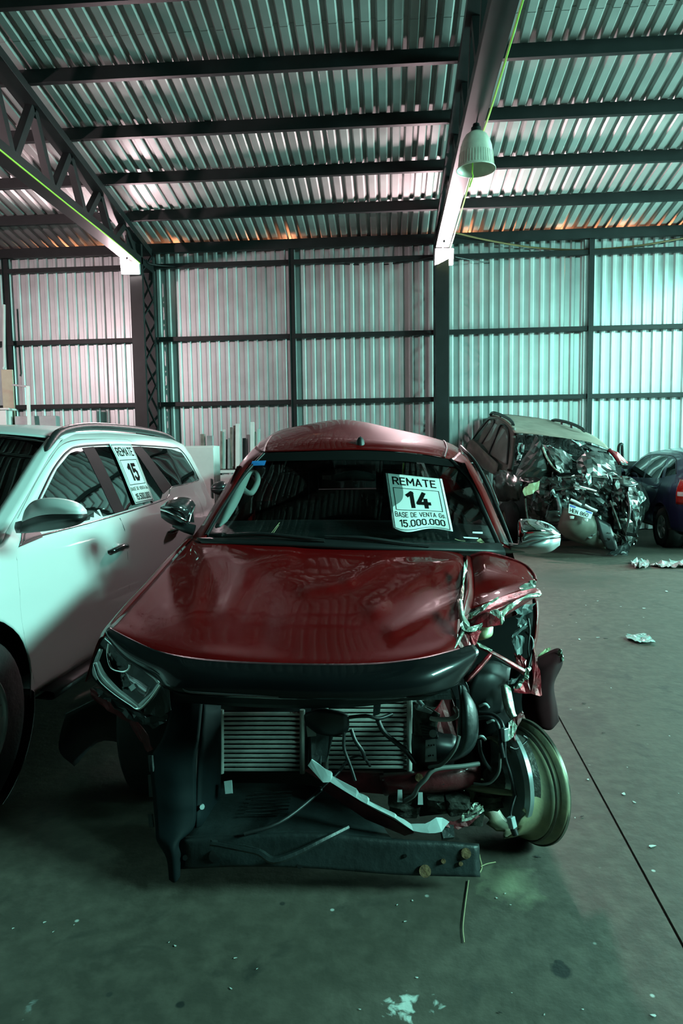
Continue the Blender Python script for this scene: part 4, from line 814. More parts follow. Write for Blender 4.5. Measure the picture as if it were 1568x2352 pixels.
ribbon('chrome_upper_trim', [(242, 1463), (282, 1496), (326, 1527), (360, 1553), (371, 1567)], [(247, 1472), (281, 1504), (322, 1534), (352, 1558), (362, 1570)], MT['brightrim'], RC, 0.02)
ribbon('chrome_lower_trim', [(228, 1518), (242, 1546), (270, 1578), (300, 1602), (322, 1622)], [(214, 1524), (226, 1560), (258, 1590), (298, 1618), (320, 1630)], MT['brightrim'], RC, 0.02)
ribbon('chrome_end_trim', [(371, 1567), (356, 1590), (336, 1612), (322, 1629)], [(361, 1571), (348, 1590), (331, 1606), (318, 1618)], MT['brightrim'], RC, 0.02)
ribbon('side_reflector', [(229, 1490), (216, 1522), (213, 1546), (222, 1562)], [(236, 1492), (227, 1520), (223, 1542), (230, 1556)], MT['silver'], RC, 0.02)
ptube('daylight_strip', [hp(250, 1478, .03), hp(247, 1500, .03), hp(252, 1526, .03), hp(262, 1538, .03), hp(284, 1543, .03), hp(296, 1536, .03), hp(298, 1526, .03)], 0.005, MT['chrome'], RC, steps=5)
lathe('projector', [(0.0, 0.0), (0.03, 0.004), (0.042, 0.018), (0.044, 0.04)], cp(*hp(272, 1516, .06)), ray(272, 1516), MT['clear'], RC, n=20)
ribbon('reflector_bowl', [(288, 1545), (318, 1560), (345, 1580)], [(300, 1572), (318, 1592), (334, 1602)], MT['dchrome'], RC, 0.05)
sheet('reflector_fin', [hp(296, 1578, .03), hp(306, 1570, .03), hp(312, 1580, .03), hp(302, 1588, .03)], MT['silver'], RC, cuts=0)
ptube('chrome_edge', [hp(217, 1526, .01), hp(230, 1562, .01), hp(262, 1592, .01), hp(300, 1618, .01), hp(320, 1628, .01), hp(346, 1604, .01), hp(369, 1572, .01)], .006, MT['chrome'], RC)
ptube('chrome_edge', [hp(243, 1466, .01), hp(282, 1499, .01), hp(326, 1530, .01), hp(358, 1554, .01), hp(369, 1567, .01)], .006, MT['chrome'], RC)
# below the lamp: broken bumper brackets and the arch edge
sheet('lamp_bracket', [(372, 1576, 2.46), (390, 1585, 2.44), (392, 1630, 2.46), (372, 1648, 2.48), (330, 1638, 2.50), (330, 1628, 2.50)], MT['grime'], RC, crumple=0.003)
for i, pts in enumerate([[(214, 1580, 2.66), (240, 1592, 2.64), (252, 1612, 2.63), (230, 1602, 2.65)], [(240, 1600, 2.63), (290, 1625, 2.60), (330, 1648, 2.56), (346, 1664, 2.55), (320, 1662, 2.57), (280, 1640, 2.60)], [(330, 1650, 2.55), (384, 1640, 2.52), (378, 1662, 2.52), (352, 1672, 2.54)]]):
    sheet('broken_bracket', pts, MT['grime'], RC, crumple=0.006, seed=50 + i)
sheet('arch_front_edge', [(208, 1580, 2.70), (260, 1615, 2.66), (310, 1648, 2.62), (338, 1690, 2.60), (352, 1722, 2.60), (340, 1728, 2.62), (322, 1700, 2.64), (296, 1660, 2.66), (250, 1632, 2.70), (212, 1604, 2.74)], MT['maroon'], RC, crumple=0.004, seed=55)
# ---- front left: air guide, undershield, cross rails
patch('air_guide', [[(400, 1604, 2.55), (430, 1602, 2.53), (466, 1600, 2.56)],
 [(376, 1690, 2.50), (415, 1690, 2.49), (458, 1688, 2.51)], [(347, 1745, 2.46), (400, 1748, 2.45), (450, 1745, 2.47)], [(352, 1830, 2.42), (405, 1832, 2.41), (450, 1826, 2.44)], [(358, 1905, 2.39), (405, 1905, 2.38), (446, 1896, 2.41)], [(362, 1930, 2.38), (395, 1945, 2.34), (414, 1930, 2.38)], [(384, 1970, 2.36), (398, 1975, 2.34), (414, 1960, 2.36)], [(390, 2020, 2.34), (402, 2026, 2.33), (413, 2012, 2.34)]], MT['guide'], RC, n=5, px=True, solid=0.008, fn=dents([((350, 1790), (455, 1770), 5, .008), ((355, 1855), (450, 1840), 5, .008), ((350, 1710), (460, 1700), 5, .006)]))
tag(bpy.data.objects['air_guide'], 'dark upright plastic air guide')
for y0, y1 in ((1735, 1772), (1780, 1830), (1870, 1900)):
    sheet('guide_clip', [(341, y0, 2.47), (350, y0, 2.45), (353, y1, 2.44), (344, y1, 2.46)], MT['grime'], RC, solid=0.006)
patch('inner_guide', [[(466, 1610, 2.60), (505, 1612, 2.70)], [(455, 1760, 2.52), (505, 1770, 2.66)], [(450, 1900, 2.44), (500, 1890, 2.60)]], MT['guide'], RC, n=5, px=True, solid=0.01)
# ---- radiator and intercooler: tubes with gaps, each tube a part
def cooler(name, x0, x1, y0, y1, D, nrow, label):
    c_ = sheet(name, [(x0, y0, D + 0.02), (x1, y0, D + 0.02), (x1, y1, D + 0.02), (x0, y1, D + 0.02)], MT['darkalu'], RC, solid=0.02, cuts=0); tag(c_, label)
    for k in range(nrow):
        y = y0 + (y1 - y0) * (k + 0.5) / nrow
        a, b_ = cp(x0 + 4, y, D), cp(x1 - 4, y, D)
        beam('cooling_tube', a, b_, 0.016, (y1 - y0) / nrow * 0.52 * D / FPX, MT['alu'], c_, bevel=0.001)
    for x in (x0, x1): ptube('end_tank', [(x, y0 - 4, D - .01), (x, y1 + 4, D - .01)], 0.011, MT['alu'], c_, steps=1)
    return c_
cooler('condenser', 508, 694, 1634, 1772, 2.74, 13, 'shadowed half of the cooler')
cooler('intercooler', 748, 940, 1604, 1766, 2.70, 15, 'bright finned half of the cooler')
patch('radiator_core', [[(480, 1600, 2.84), (960, 1600, 2.82)], [(480, 1800, 2.86), (960, 1800, 2.84)]], MT['black'], RC, n=3, px=True, solid=0.05)
beam('centre_brace', cp(730, 1625, 2.60), cp(722, 1760, 2.52), 0.05, 0.025, MT['grime'], RC, up=tuple(_f))
sheet('centre_brace_plate', [(712, 1670, 2.53), (760, 1660, 2.55), (764, 1690, 2.54), (750, 1750, 2.53), (714, 1756, 2.51)], MT['grime'], RC, crumple=0.002, solid=0.01)
sheet('brace_tab', [(703, 1668, 2.50), (724, 1664, 2.50), (726, 1690, 2.50), (706, 1692, 2.50)], MT['bracket'], RC, solid=0.006, cuts=0)
patch('hood_latch_bracket', [[(700, 1640, 2.48), (740, 1628, 2.46), (800, 1640, 2.47)], [(705, 1660, 2.49), (745, 1662, 2.46), (800, 1668, 2.48)], [(730, 1680, 2.50), (760, 1686, 2.48), (790, 1682, 2.50)]], MT['black'], RC, n=4, px=True, solid=0.02)
sheet('vertical_strap', [(858, 1612, 2.55), (875, 1610, 2.55), (872, 1640, 2.54), (856, 1646, 2.54)], MT['grime'], RC, solid=0.006)
# ---- red lower crossmember
patch('crossmember', [[(870, 1778, 2.56), (960, 1772, 2.53), (1040, 1760, 2.53), (1100, 1748, 2.58)], [(872, 1788, 2.50), (960, 1782, 2.47), (1042, 1772, 2.48), (1103, 1760, 2.54)], [(878, 1818, 2.50), (960, 1814, 2.47), (1045, 1808, 2.48), (1102, 1796, 2.54)], [(884, 1826, 2.56), (960, 1822, 2.53), (1045, 1816, 2.54), (1098, 1802, 2.58)]], MT['maroon'], RC, n=5, px=True, solid=0.006)
sheet('crossmember_slot', [(995, 1796, 2.463), (1018, 1792, 2.464), (1020, 1802, 2.464), (998, 1806, 2.463)], MT['black'], RC, solid=0.003, cuts=0)
ptube('crossmember_bolt', [(962, 1786, 2.455), (962, 1786, 2.475)], 0.015, MT['rustp'], RC, steps=1)
sheet('crossmember_rail', [(700, 1768, 2.58), (880, 1774, 2.54), (884, 1822, 2.54), (770, 1812, 2.56)], MT['maroon'], RC, solid=0.02, cuts=1)
# ---- grey torn bumper bracket running diagonally
br = [(708, 1758, 2.44), (716, 1744, 2.44), (745, 1765, 2.43), (760, 1772, 2.43), (762, 1782, 2.43), (818, 1812, 2.41), (822, 1820, 2.41), (843, 1830, 2.40), (846, 1840, 2.40), (905, 1868, 2.385), (910, 1876, 2.385), (942, 1892, 2.38), (975, 1892, 2.38), (1000, 1878, 2.39), (1014, 1878, 2.40), (1030, 1888, 2.40), (1012, 1910, 2.38), (985, 1914, 2.37), (948, 1908, 2.37), (905, 1880, 2.375), (842, 1848, 2.39), (817, 1833, 2.40), (758, 1796, 2.42), (742, 1796, 2.42)]
sheet('bumper_bracket', br, MT['bracket'], RC, solid=0.012, cuts=1, crumple=0.001)
sheet('bumper_bracket_underside', [(756, 1797, 2.43), (842, 1850, 2.40), (905, 1884, 2.385), (950, 1912, 2.38), (930, 1918, 2.42), (840, 1880, 2.44), (740, 1812, 2.47)], MT['maroon'], RC, solid=0.006, cuts=1)
sheet('bracket_end', [(1030, 1886, 2.40), (1060, 1880, 2.41), (1092, 1868, 2.42), (1108, 1862, 2.42), (1100, 1876, 2.42), (1075, 1896, 2.41), (1050, 1904, 2.40), (1020, 1900, 2.39)], MT['maroon'], RC, crumple=0.004, seed=61)
for k in range(5):
    sheet('bracket_leaf', [(1058 + 5 * k, 1886 - 7 * k, 2.395), (1066 + 5 * k, 1866 - 4 * k, 2.40), (1108 - 3 * k, 1852 - 2 * k, 2.41), (1112 - 4 * k, 1862 - 3 * k, 2.41), (1086, 1880 - 5 * k, 2.40)], MT['engine'] if k % 2 else MT['bare'], RC, crumple=0.004, seed=70 + k, cuts=1)
# ---- bottom steel bar with holes and rusty bolts
patch('lower_bar', [[(412, 1928, 2.40), (560, 1918, 2.37), (720, 1914, 2.36), (900, 1928, 2.36), (1020, 1934, 2.37), (1100, 1940, 2.38)], [(412, 1932, 2.37), (560, 1922, 2.34), (720, 1918, 2.33), (900, 1932, 2.33), (1020, 1938, 2.34), (1100, 1945, 2.35)], [(413, 1962, 2.36), (560, 1958, 2.33), (720, 1955, 2.32), (900, 1968, 2.32), (1020, 1975, 2.33), (1101, 1978, 2.34)], [(414, 1996, 2.35), (560, 1990, 2.32), (720, 1994, 2.31), (900, 2008, 2.31), (1020, 2012, 2.32), (1102, 2014, 2.33)]], MT['grime'], RC, n=5, px=True, solid=0.006)
tag(bpy.data.objects['lower_bar'], 'dark flat steel bar close to the floor')
def disc(name, x, y, D, r, m, h=0.006):
    return lathe(name, [(0, -h), (r, -h), (r, h), (0, h)], cp(x, y, D), ray(x, y), m, RC, n=20)
for x, y, D, r in ((493, 1966, 2.338, .020), (425, 1970, 2.352, .009), (688, 1988, 2.312, .010), (830, 1940, 2.326, .010), (800, 1972, 2.318, .006), (930, 1966, 2.316, .006)): disc('bar_hole', x, y, D, r, MT['ink'], .0035)
for x, y, D, r in ((976, 2001, 2.308, .020), (1070, 1960, 2.332, .017), (1018, 1978, 2.322, .008), (1058, 1984, 2.326, .007)): disc('rusty_bolt', x, y, D, r, MT['rustp'], .009)
ptube('bar_trim', [(484, 1936, 2.30), (560, 1950, 2.28), (596, 1958, 2.27), (628, 1976, 2.26), (680, 1960, 2.27), (740, 1930, 2.30), (800, 1900, 2.36)], [0.008, 0.01, 0.012, 0.012, 0.009, 0.008], MT['grime'], RC, n=6)
sheet('bar_trim_end', [(484, 1928, 2.30), (500, 1930, 2.30), (560, 1940, 2.28), (596, 1950, 2.27), (590, 1962, 2.27), (500, 1946, 2.29), (482, 1942, 2.30)], MT['grime'], RC, solid=0.005)
# undershield between bar and coolers
patch('undershield', [[(470, 1800, 2.72), (600, 1800, 2.70), (720, 1806, 2.70), (840, 1830, 2.66)], [(440, 1880, 2.52), (600, 1878, 2.52), (720, 1880, 2.52), (880, 1900, 2.50)], [(415, 1930, 2.40), (560, 1920, 2.38), (720, 1916, 2.37), (900, 1930, 2.37)]], MT['grime'], RC, n=5, px=True, solid=0.006, fn=dents([((560, 1890), (720, 1800), 6, .012), ((640, 1880), (690, 1800), 5, .01), ((480, 1890), (560, 1820), 5, .008), ((660, 1900), (820, 1860), 6, .012)]))
V, F = [], []
for k in range(7):
    v, f = tube_vf([cp(560 + 4 * k, 1870 - 8 * k, 2.5 + .02 * k), cp(660 + 2 * k, 1866 - 8 * k, 2.5 + .02 * k)], 0.003, 5, 1); V, F = join((V, F), (v, f))
mk('shield_louvres', V, F, MT['grime'], RC)
sheet('shield_bracket', [(515, 1795, 2.60), (532, 1792, 2.60), (534, 1822, 2.58), (518, 1824, 2.58)], MT['bracket'], RC, solid=0.012, cuts=0)
ptube('shield_rod', [(790, 1760, 2.56), (720, 1830, 2.46), (640, 1890, 2.36), (560, 1915, 2.33)], 0.007, MT['black'], RC)
for i, pts in enumerate([[(1010, 1900, 2.40), (1040, 1890, 2.41), (1042, 1925, 2.38), (1016, 1928, 2.37)]]):
    sheet('shield_lug', pts, MT['grime'], RC, solid=0.02, cuts=0)
ptube('shield_bolt', [(464, 1852, 2.47), (464, 1854, 2.45)], 0.009, MT['bracket'], RC, steps=1)
# ---- air duct (curved black) and hoses on the broken side
patch('air_duct', [[(1056, 1575, 2.46), (1060, 1574, 2.44), (1066, 1578, 2.46), (1072, 1590, 2.52)],
 [(1056, 1610, 2.42), (1066, 1610, 2.36), (1082, 1615, 2.38), (1092, 1625, 2.46)],
 [(1055, 1660, 2.40), (1068, 1660, 2.33), (1086, 1662, 2.35), (1097, 1668, 2.44)],
 [(1052, 1700, 2.40), (1066, 1702, 2.34), (1080, 1704, 2.36), (1092, 1704, 2.45)],
 [(1030, 1730, 2.44), (1046, 1736, 2.39), (1060, 1734, 2.40), (1074, 1730, 2.48)],
 [(1000, 1742, 2.50), (1010, 1752, 2.46), (1024, 1752, 2.47), (1040, 1748, 2.52)]], MT['grime'], RC, n=6, px=True, solid=0.006)
ptube('duct_rim', [(1055, 1576, 2.43), (1059, 1610, 2.38), (1058, 1660, 2.36), (1054, 1695, 2.36)], 0.006, MT['grime'], RC)
patch('pump_body', [[(948, 1690, 2.60), (985, 1680, 2.58), (1045, 1690, 2.60)], [(948, 1710, 2.55), (990, 1706, 2.50), (1045, 1712, 2.52)], [(950, 1745, 2.55), (990, 1748, 2.50), (1040, 1748, 2.53)], [(955, 1772, 2.58), (995, 1772, 2.55), (1035, 1765, 2.58)]], MT['black'], RC, n=5, px=True, solid=0.02)
sheet('rating_label', [(977, 1700, 2.485), (1000, 1698, 2.483), (1003, 1748, 2.483), (976, 1750, 2.485)], MT['grey'], RC, solid=0.004, cuts=0)
for (x, y) in ((984, 1712), (990, 1712), (996, 1711), (984, 1736), (988, 1735), (994, 1735)): disc('label_mark', x, y, 2.479, 0.003, MT['ink'], .001)
patch('horn_bracket', [[(950, 1612, 2.56), (985, 1625, 2.52), (1010, 1640, 2.52)], [(952, 1660, 2.56), (975, 1670, 2.52), (1000, 1676, 2.52)], [(955, 1690, 2.58), (975, 1695, 2.55), (1005, 1690, 2.55)]], MT['engine'], RC, n=4, px=True, solid=0.015)
for k in range(5): beam('pump_fin', cp(962 + 2 * k, 1664 + 7 * k, 2.50), cp(1002 + k, 1674 + 5 * k, 2.49), 0.006, 0.012, MT['black'], RC)
disc('pump_boss', 994, 1685, 2.485, 0.014, MT['bracket'], .012); disc('pump_boss_bolt', 994, 1685, 2.47, 0.006, MT['bracket'], .008)
ptube('white_hose', [(990, 1650, 2.50), (1000, 1652, 2.48), (1030, 1652, 2.46), (1046, 1646, 2.46), (1050, 1636, 2.47), (1044, 1626, 2.50)], 0.0085, MT['cloth'], RC)
tag(bpy.data.objects['white_hose'], 'bent white hose')
sheet('red_inner_plate', [(990, 1640, 2.56), (1018, 1604, 2.58), (1036, 1600, 2.58), (1050, 1640, 2.56), (1050, 1690, 2.56), (1006, 1680, 2.55)], MT['maroon'], RC, crumple=0.003, seed=81)
ptube('plate_edge', [(992, 1638, 2.55), (1006, 1622, 2.56), (1016, 1604, 2.57)], 0.004, MT['redraw'], RC)
sheet('bracket_arm', [(950, 1620, 2.50), (962, 1616, 2.50), (994, 1634, 2.49), (990, 1640, 2.49), (956, 1630, 2.49)], MT['bracket'], RC, solid=0.008, cuts=0)
ptube('short_pipe', [(960, 1608, 2.50), (968, 1618, 2.48), (972, 1622, 2.47)], 0.008, MT['bracket'], RC)
MT['hose'] = mat('grey_hose', (0.13, 0.14, 0.13), 0.45, var=0.3)
for nm, pts, r, m in [
  ('hose', [(1054, 1690, 2.33), (1046, 1716, 2.33), (1030, 1740, 2.35), (1010, 1758, 2.38), (985, 1762, 2.42)], .0065, MT['hose']),
  ('hose', [(1100, 1754, 2.45), (1060, 1760, 2.43), (1012, 1764, 2.41), (990, 1772, 2.40), (976, 1790, 2.40), (960, 1806, 2.41), (950, 1826, 2.43), (925, 1842, 2.46)], .0085, MT['hose']),
  ('cable', [(790, 1682, 2.47), (790, 1720, 2.46), (805, 1760, 2.45), (816, 1794, 2.43)], .006, MT['wire']),
  ('cable', [(806, 1675, 2.48), (815, 1700, 2.47), (832, 1726, 2.47), (838, 1745, 2.48)], .007, MT['wire']),
  ('cable', [(866, 1650, 2.50), (880, 1680, 2.49), (910, 1706, 2.49), (935, 1728, 2.50), (952, 1752, 2.52)], .009, MT['wire']),
  ('cable', [(800, 1648, 2.47), (840, 1644, 2.46), (870, 1650, 2.47), (900, 1640, 2.50)], .007, MT['wire']),
  ('cable', [(780, 1770, 2.50), (800, 1745, 2.49), (830, 1736, 2.49), (850, 1760, 2.50)], .005, MT['wire']),
  ('cable', [(1092, 1650, 2.50), (1120, 1648, 2.48), (1140, 1660, 2.46), (1148, 1690, 2.45), (1150, 1710, 2.44), (1156, 1740, 2.43)], .008, MT['wire']),
  ('cable', [(1100, 1636, 2.52), (1130, 1640, 2.50), (1152, 1660, 2.47), (1158, 1700, 2.45), (1160, 1740, 2.44), (1172, 1780, 2.43), (1184, 1830, 2.42)], .006, MT['wire']),
  ('cable', [(1148, 1730, 2.44), (1146, 1770, 2.44), (1130, 1794, 2.45), (1110, 1802, 2.46), (1088, 1800, 2.48)], .0055, MT['hose']),
  ('cable', [(1100, 1700, 2.5), (1104, 1730, 2.48), (1116, 1756, 2.48), (1128, 1770, 2.50)], .008, MT['wire']),
  ('cable', [(1184, 1826, 2.42), (1176, 1850, 2.40), (1172, 1870, 2.39), (1176, 1884, 2.38)], .005, MT['wire']),
  ('cable', [(1068, 1566, 2.42), (1074, 1580, 2.42), (1076, 1600, 2.44)], .003, MT['wire']),
  ('cable', [(1200, 1690, 2.46), (1210, 1700, 2.5), (1186, 1720, 2.46), (1170, 1716, 2.45)], .004, MT['wire'])]:
    ptube(nm, pts, r, m, RC)
q = cp(1175, 1893, 2.375); beam('loose_connector', cp(1172, 1876, 2.375), cp(1178, 1902, 2.37), 0.024, 0.022, MT['bracket'], RC)
ptube('connector_boot', [(1178, 1902, 2.37), (1184, 1918, 2.365)], 0.012, MT['black'], RC, steps=1)
beam('wire_clip', cp(1158, 1672, 2.44), cp(1160, 1702, 2.44), 0.022, 0.018, MT['disc'], RC)
for x, y in ((1100, 1622), (1118, 1660), (1092, 1696)): ptube('hose_clamp', [(x, y, 2.47), (x + 14, y - 5, 2.46), (x + 22, y + 3, 2.47)], 0.005, MT['bracket'], RC)
# ---- engine lumps deeper in the bay
def lump(name, x, y, D, rx, ry, rz, m, seed, par=None):
    bm = bmesh.new(); bmesh.ops.create_icosphere(bm, subdivisions=3, radius=1.0); rnd = random.Random(seed); ph = [rnd.uniform(0, 6.28) for _ in range(6)]
    c_ = cp(x, y, D); V = []
    for v in bm.verts:
        p = np.array(v.co); p = np.sign(p) * np.abs(p) ** 0.6
        k = 1 + .12 * math.sin(5 * p[0] + ph[0]) * math.sin(6 * p[1] + ph[1]) + .10 * math.sin(9 * p[2] + ph[2])
        V.append(c_ + np.array((p[0] * rx, p[1] * rz, p[2] * ry)) * k)
    F = [tuple(v.index for v in f.verts) for f in bm.faces]; bm.free()
    return mk(name, V, F, m, par or RC, smooth=True, angle=35)
lump('engine_block', 780, 1600, 3.25, .34, .22, .25, MT['black'], 1)
lump('gearbox_housing', 1030, 1700, 2.85, .16, .14, .14, MT['engine'], 2)
lump('steering_rack_end', 1050, 1842, 2.52, .045, .035, .05, MT['engine'], 3)
lump('steering_rack_body', 1010, 1838, 2.54, .05, .03, .05, MT['engine'], 4)
lump('caliper', 1120, 1830, 2.58, .05, .045, .05, MT['engine'], 5)
lump('joint_boot', 1088, 1870, 2.50, .035, .03, .04, MT['engine'], 6)
lump('engine_mount', 930, 1850, 2.58, .06, .03, .05, MT['engine'], 7)
lump('inner_wing', 1120, 1700, 2.80, .09, .16, .12, MT['ink'], 8)
for x, y in ((918, 1832), (965, 1838)): sheet('white_clip', [(x - 5, y - 18, 2.46), (x + 5, y - 18, 2.46), (x + 6, y + 10, 2.45), (x - 6, y + 10, 2.45)], MT['bracket'], RC, solid=0.008, cuts=0)
ptube('tie_rod', [(1055, 1806, 2.55), (1100, 1812, 2.50), (1150, 1818, 2.46), (1176, 1822, 2.45)], [.012, .012, .013, .010], MT['rim'], RC)
patch('inner_arch_wall', [[(1040, 1480, 3.00), (1140, 1430, 3.05), (1225, 1400, 3.08)], [(1080, 1620, 3.0), (1140, 1600, 3.0), (1215, 1560, 3.05)], [(1080, 1780, 2.9), (1140, 1780, 2.9), (1180, 1740, 2.95)]], MT['ink'], RC, n=4, px=True, solid=0.01)
patch('chassis_rail', [[(960, 1770, 2.66), (1060, 1760, 2.66)], [(960, 1860, 2.70), (1060, 1850, 2.70)]], MT['black'], RC, n=3, px=True, solid=0.08)
# ---- bare wheel, torn rim
ax = nrm(-0.92 * _r0 - 0.37 * np.array((_f[0], _f[1], 0)) + np.array((0, 0, 0.05)))
wc = cp(1189, 1797, 2.62)
prof = [(0.228, -0.055), (0.238, -0.050), (0.236, -0.038), (0.220, -0.030), (0.212, -0.012), (0.214, 0.000), (0.206, 0.006), (0.190, 0.022), (0.188, 0.055), (0.190, 0.10), (0.196, 0.13)]
prof = [(r * .955, h) for r, h in prof]
NA = 72; s_ = nrm(np.cross(ax, (0, 0, 1))); t_ = np.cross(ax, s_); V, F = [], []
rnd = random.Random(4); jag = [rnd.uniform(-.03, .02) for _ in range(NA)]
for i, (r, h) in enumerate(prof):
    for k in range(NA):
        a = 2 * math.pi * k / NA; d = math.cos(a) * s_ + math.sin(a) * t_
        lim = 0.105 + jag[k] * .9 + 0.028 * math.sin(3 * a)          # torn inner edge
        V.append(wc + ax * min(h, lim) + d * (r + (0.004 * math.sin(2 * a + 1)) - (0.006 if h > lim else 0)))
for i in range(len(prof) - 1):
    for k in range(NA): F.append((i * NA + k, i * NA + (k + 1) % NA, (i + 1) * NA + (k + 1) % NA, (i + 1) * NA + k))
tag(mk('torn_rim', V, F, MT['rim'], RC, smooth=True, solid=0.005), 'bare stained rim without a tyre')
lathe('rim_lip', [(0.2205, -0.060), (0.2305, -0.056), (0.2305, -0.047), (0.2205, -0.044)], wc, ax, MT['rimdark'], RC, n=72, solid=0.004)
lathe('rim_bead', [(0.2067, -0.020), (0.212, -0.012), (0.2067, -0.002)], wc, ax, MT['rimdark'], RC, n=72, solid=0.003)
for k in range(6):
    a = 2 * math.pi * k / 6 + .3; d = math.cos(a) * s_ + math.sin(a) * t_
    beam('spoke', wc - ax * .04 + d * .03, wc - ax * .03 + d * .20, 0.05, 0.02, MT['rimdark'], RC, up=tuple(ax))
bc = cp(1168, 1782, 2.56)
ax2 = nrm(-0.97 * _r0 - 0.20 * np.array((_f[0], _f[1], 0)))
lathe('brake_shield', [(0.155, -0.022), (0.168, -0.016), (0.172, 0.0), (0.160, 0.014), (0.060, 0.018), (0.045, 0.05), (0.0, 0.05)], bc, ax2, MT['disc'], RC, n=44, solid=0.003)
lathe('brake_disc', [(0.05, -0.03), (0.145, -0.03), (0.145, -0.055), (0.05, -0.055)], bc, ax2, MT['engine'], RC, n=40)
lathe('hub', [(0, -.09), (.05, -.085), (.06, -.03), (.05, .06), (.03, .09), (0, .09)], bc, ax2, MT['engine'], RC, n=20)
tag(bpy.data.objects['brake_shield'], 'pale dented brake shield')
# ---- front wheel still shod, deep in shadow at image left
def rc_wheel(c, ax_, r, wd):
    h = wd / 2
    lathe('tyre', [(r * .62, -h * .9), (r * .88, -h), (r * .97, -h * .85), (r, -h * .5), (r, h * .5), (r * .97, h * .85), (r * .88, h), (r * .62, h * .9)], c, ax_, MT['rubber'], RC, n=44)
    lathe('rim', [(r * .62, h * .9), (r * .58, h * .6), (r * .2, h * .5), (0, h * .55)], c, ax_, MT['rimdark'], RC, n=36)
cc = cg(-0.80, 3.02); rc_wheel(np.array((cc[0], cc[1], 0.365)), (-_r0[0], -_r0[1], 0.0), 0.365, 0.26)
for X, D in ((-.80, 6.02), (.86, 6.05)):
    cc = cg(X, D); rc_wheel(np.array((cc[0], cc[1], 0.37)), (math.copysign(1, X) * _r0[0], math.copysign(1, X) * _r0[1], 0.0), 0.37, 0.26)
patch('arch_liner', [[(150, 1640, 2.78), (250, 1600, 2.80), (340, 1640, 2.72)], [(135, 1720, 2.95), (240, 1660, 3.0), (345, 1700, 2.9)], [(170, 1760, 3.3), (240, 1700, 3.35), (360, 1740, 3.3)]], MT['black'], RC, n=5, px=True, solid=0.004)

# ---- cab: roof, pillars, windscreen
roof_rows = [[(588, 1040, 4.16), (622, 1038, 4.10), (690, 1036, 4.03), (760, 1034, 3.99), (827, 1033, 3.98), (900, 1036, 4.0), (970, 1043, 4.05), (1020, 1052, 4.10), (1048, 1058, 4.16)],
 [(592, 1022, 4.36), (622, 1016, 4.30), (690, 1010, 4.22), (760, 1006, 4.18), (827, 1006, 4.18), (900, 1010, 4.2), (975, 1018, 4.26), (1030, 1030, 4.32), (1060, 1042, 4.38)],
 [(602, 1012, 4.70), (635, 994, 4.70), (700, 980, 4.70), (770, 970, 4.70), (830, 972, 4.70), (900, 986, 4.70), (975, 1002, 4.70), (1030, 1018, 4.72), (1064, 1036, 4.76)],
 [(616, 1014, 5.2), (645, 990, 5.2), (705, 977, 5.2), (775, 966, 5.2), (832, 972, 5.2), (900, 988, 5.2), (975, 1004, 5.2), (1026, 1020, 5.2), (1052, 1038, 5.2)],
 [(632, 1022, 5.7), (660, 1000, 5.7), (715, 990, 5.7), (775, 982, 5.7), (832, 986, 5.7), (895, 998, 5.7), (965, 1010, 5.7), (1010, 1024, 5.7), (1034, 1040, 5.7)],
 [(652, 1034, 6.5), (676, 1016, 6.5), (722, 1006, 6.5), (778, 1001, 6.5), (832, 1003, 6.5), (890, 1010, 6.5), (950, 1020, 6.5), (990, 1034, 6.5), (1010, 1048, 6.5)]]
patch('roof', roof_rows, MT['red'], RC, n=8, px=True, solid=0.004, fn=dents([((690, 985), (740, 1000), 12, .012), ((850, 985), (990, 1005), 10, .01), ((760, 975), (800, 1000), 9, -.01)]))
ptube('roof_seam', [(1020, 1050, 4.07), (1026, 1030, 4.25), (1022, 1016, 4.5), (1018, 1012, 4.8)], 0.005, MT['black'], RC)
ptube('roof_seam', [(606, 1038, 4.09), (610, 1022, 4.25), (624, 1000, 4.62), (640, 992, 5.0)], 0.005, MT['black'], RC)
lathe('antenna_base', [(0, .035), (.012, .035), (.024, .015), (.028, -.02), (0, -.02)], cp(827, 1018, 4.06), (0, 0, 1), MT['black'], RC, n=16)
ptube('antenna', [(827, 1012, 4.08), (827, 1003, 4.10)], .004, MT['dchrome'], RC, steps=1)
def strip(name, a, b, m, n=6, bul=-.02):
    return patch(name, [[p for p in a], [((p[0] + q[0]) / 2, (p[1] + q[1]) / 2, (p[2] + q[2]) / 2 + bul) for p, q in zip(a, b)], [q for q in b]], m, RC, n=n, px=True, solid=0.004)
strip('a_pillar', [(436, 1243, 3.52), (470, 1196, 3.66), (510, 1130, 3.88), (552, 1065, 4.10), (588, 1024, 4.32)], [(470, 1240, 3.46), (492, 1194, 3.60), (530, 1130, 3.80), (570, 1070, 4.02), (606, 1040, 4.10)], MT['red'])
strip('a_pillar', [(1146, 1252, 3.46), (1124, 1190, 3.64), (1096, 1124, 3.84), (1066, 1072, 4.02), (1036, 1056, 4.10)], [(1174, 1262, 3.52), (1142, 1190, 3.70), (1112, 1122, 3.90), (1082, 1066, 4.12), (1056, 1038, 4.34)], MT['red'])
ptube('pillar_weatherstrip', [(1176, 1258, 3.60), (1150, 1188, 3.78), (1120, 1118, 3.98), (1092, 1064, 4.2), (1066, 1034, 4.4), (1058, 1026, 4.7)], .012, MT['black'], RC)
ptube('pillar_trim', [(1144, 1160, 3.80), (1128, 1118, 3.92), (1116, 1092, 4.0)], .006, MT['chrome'], RC)
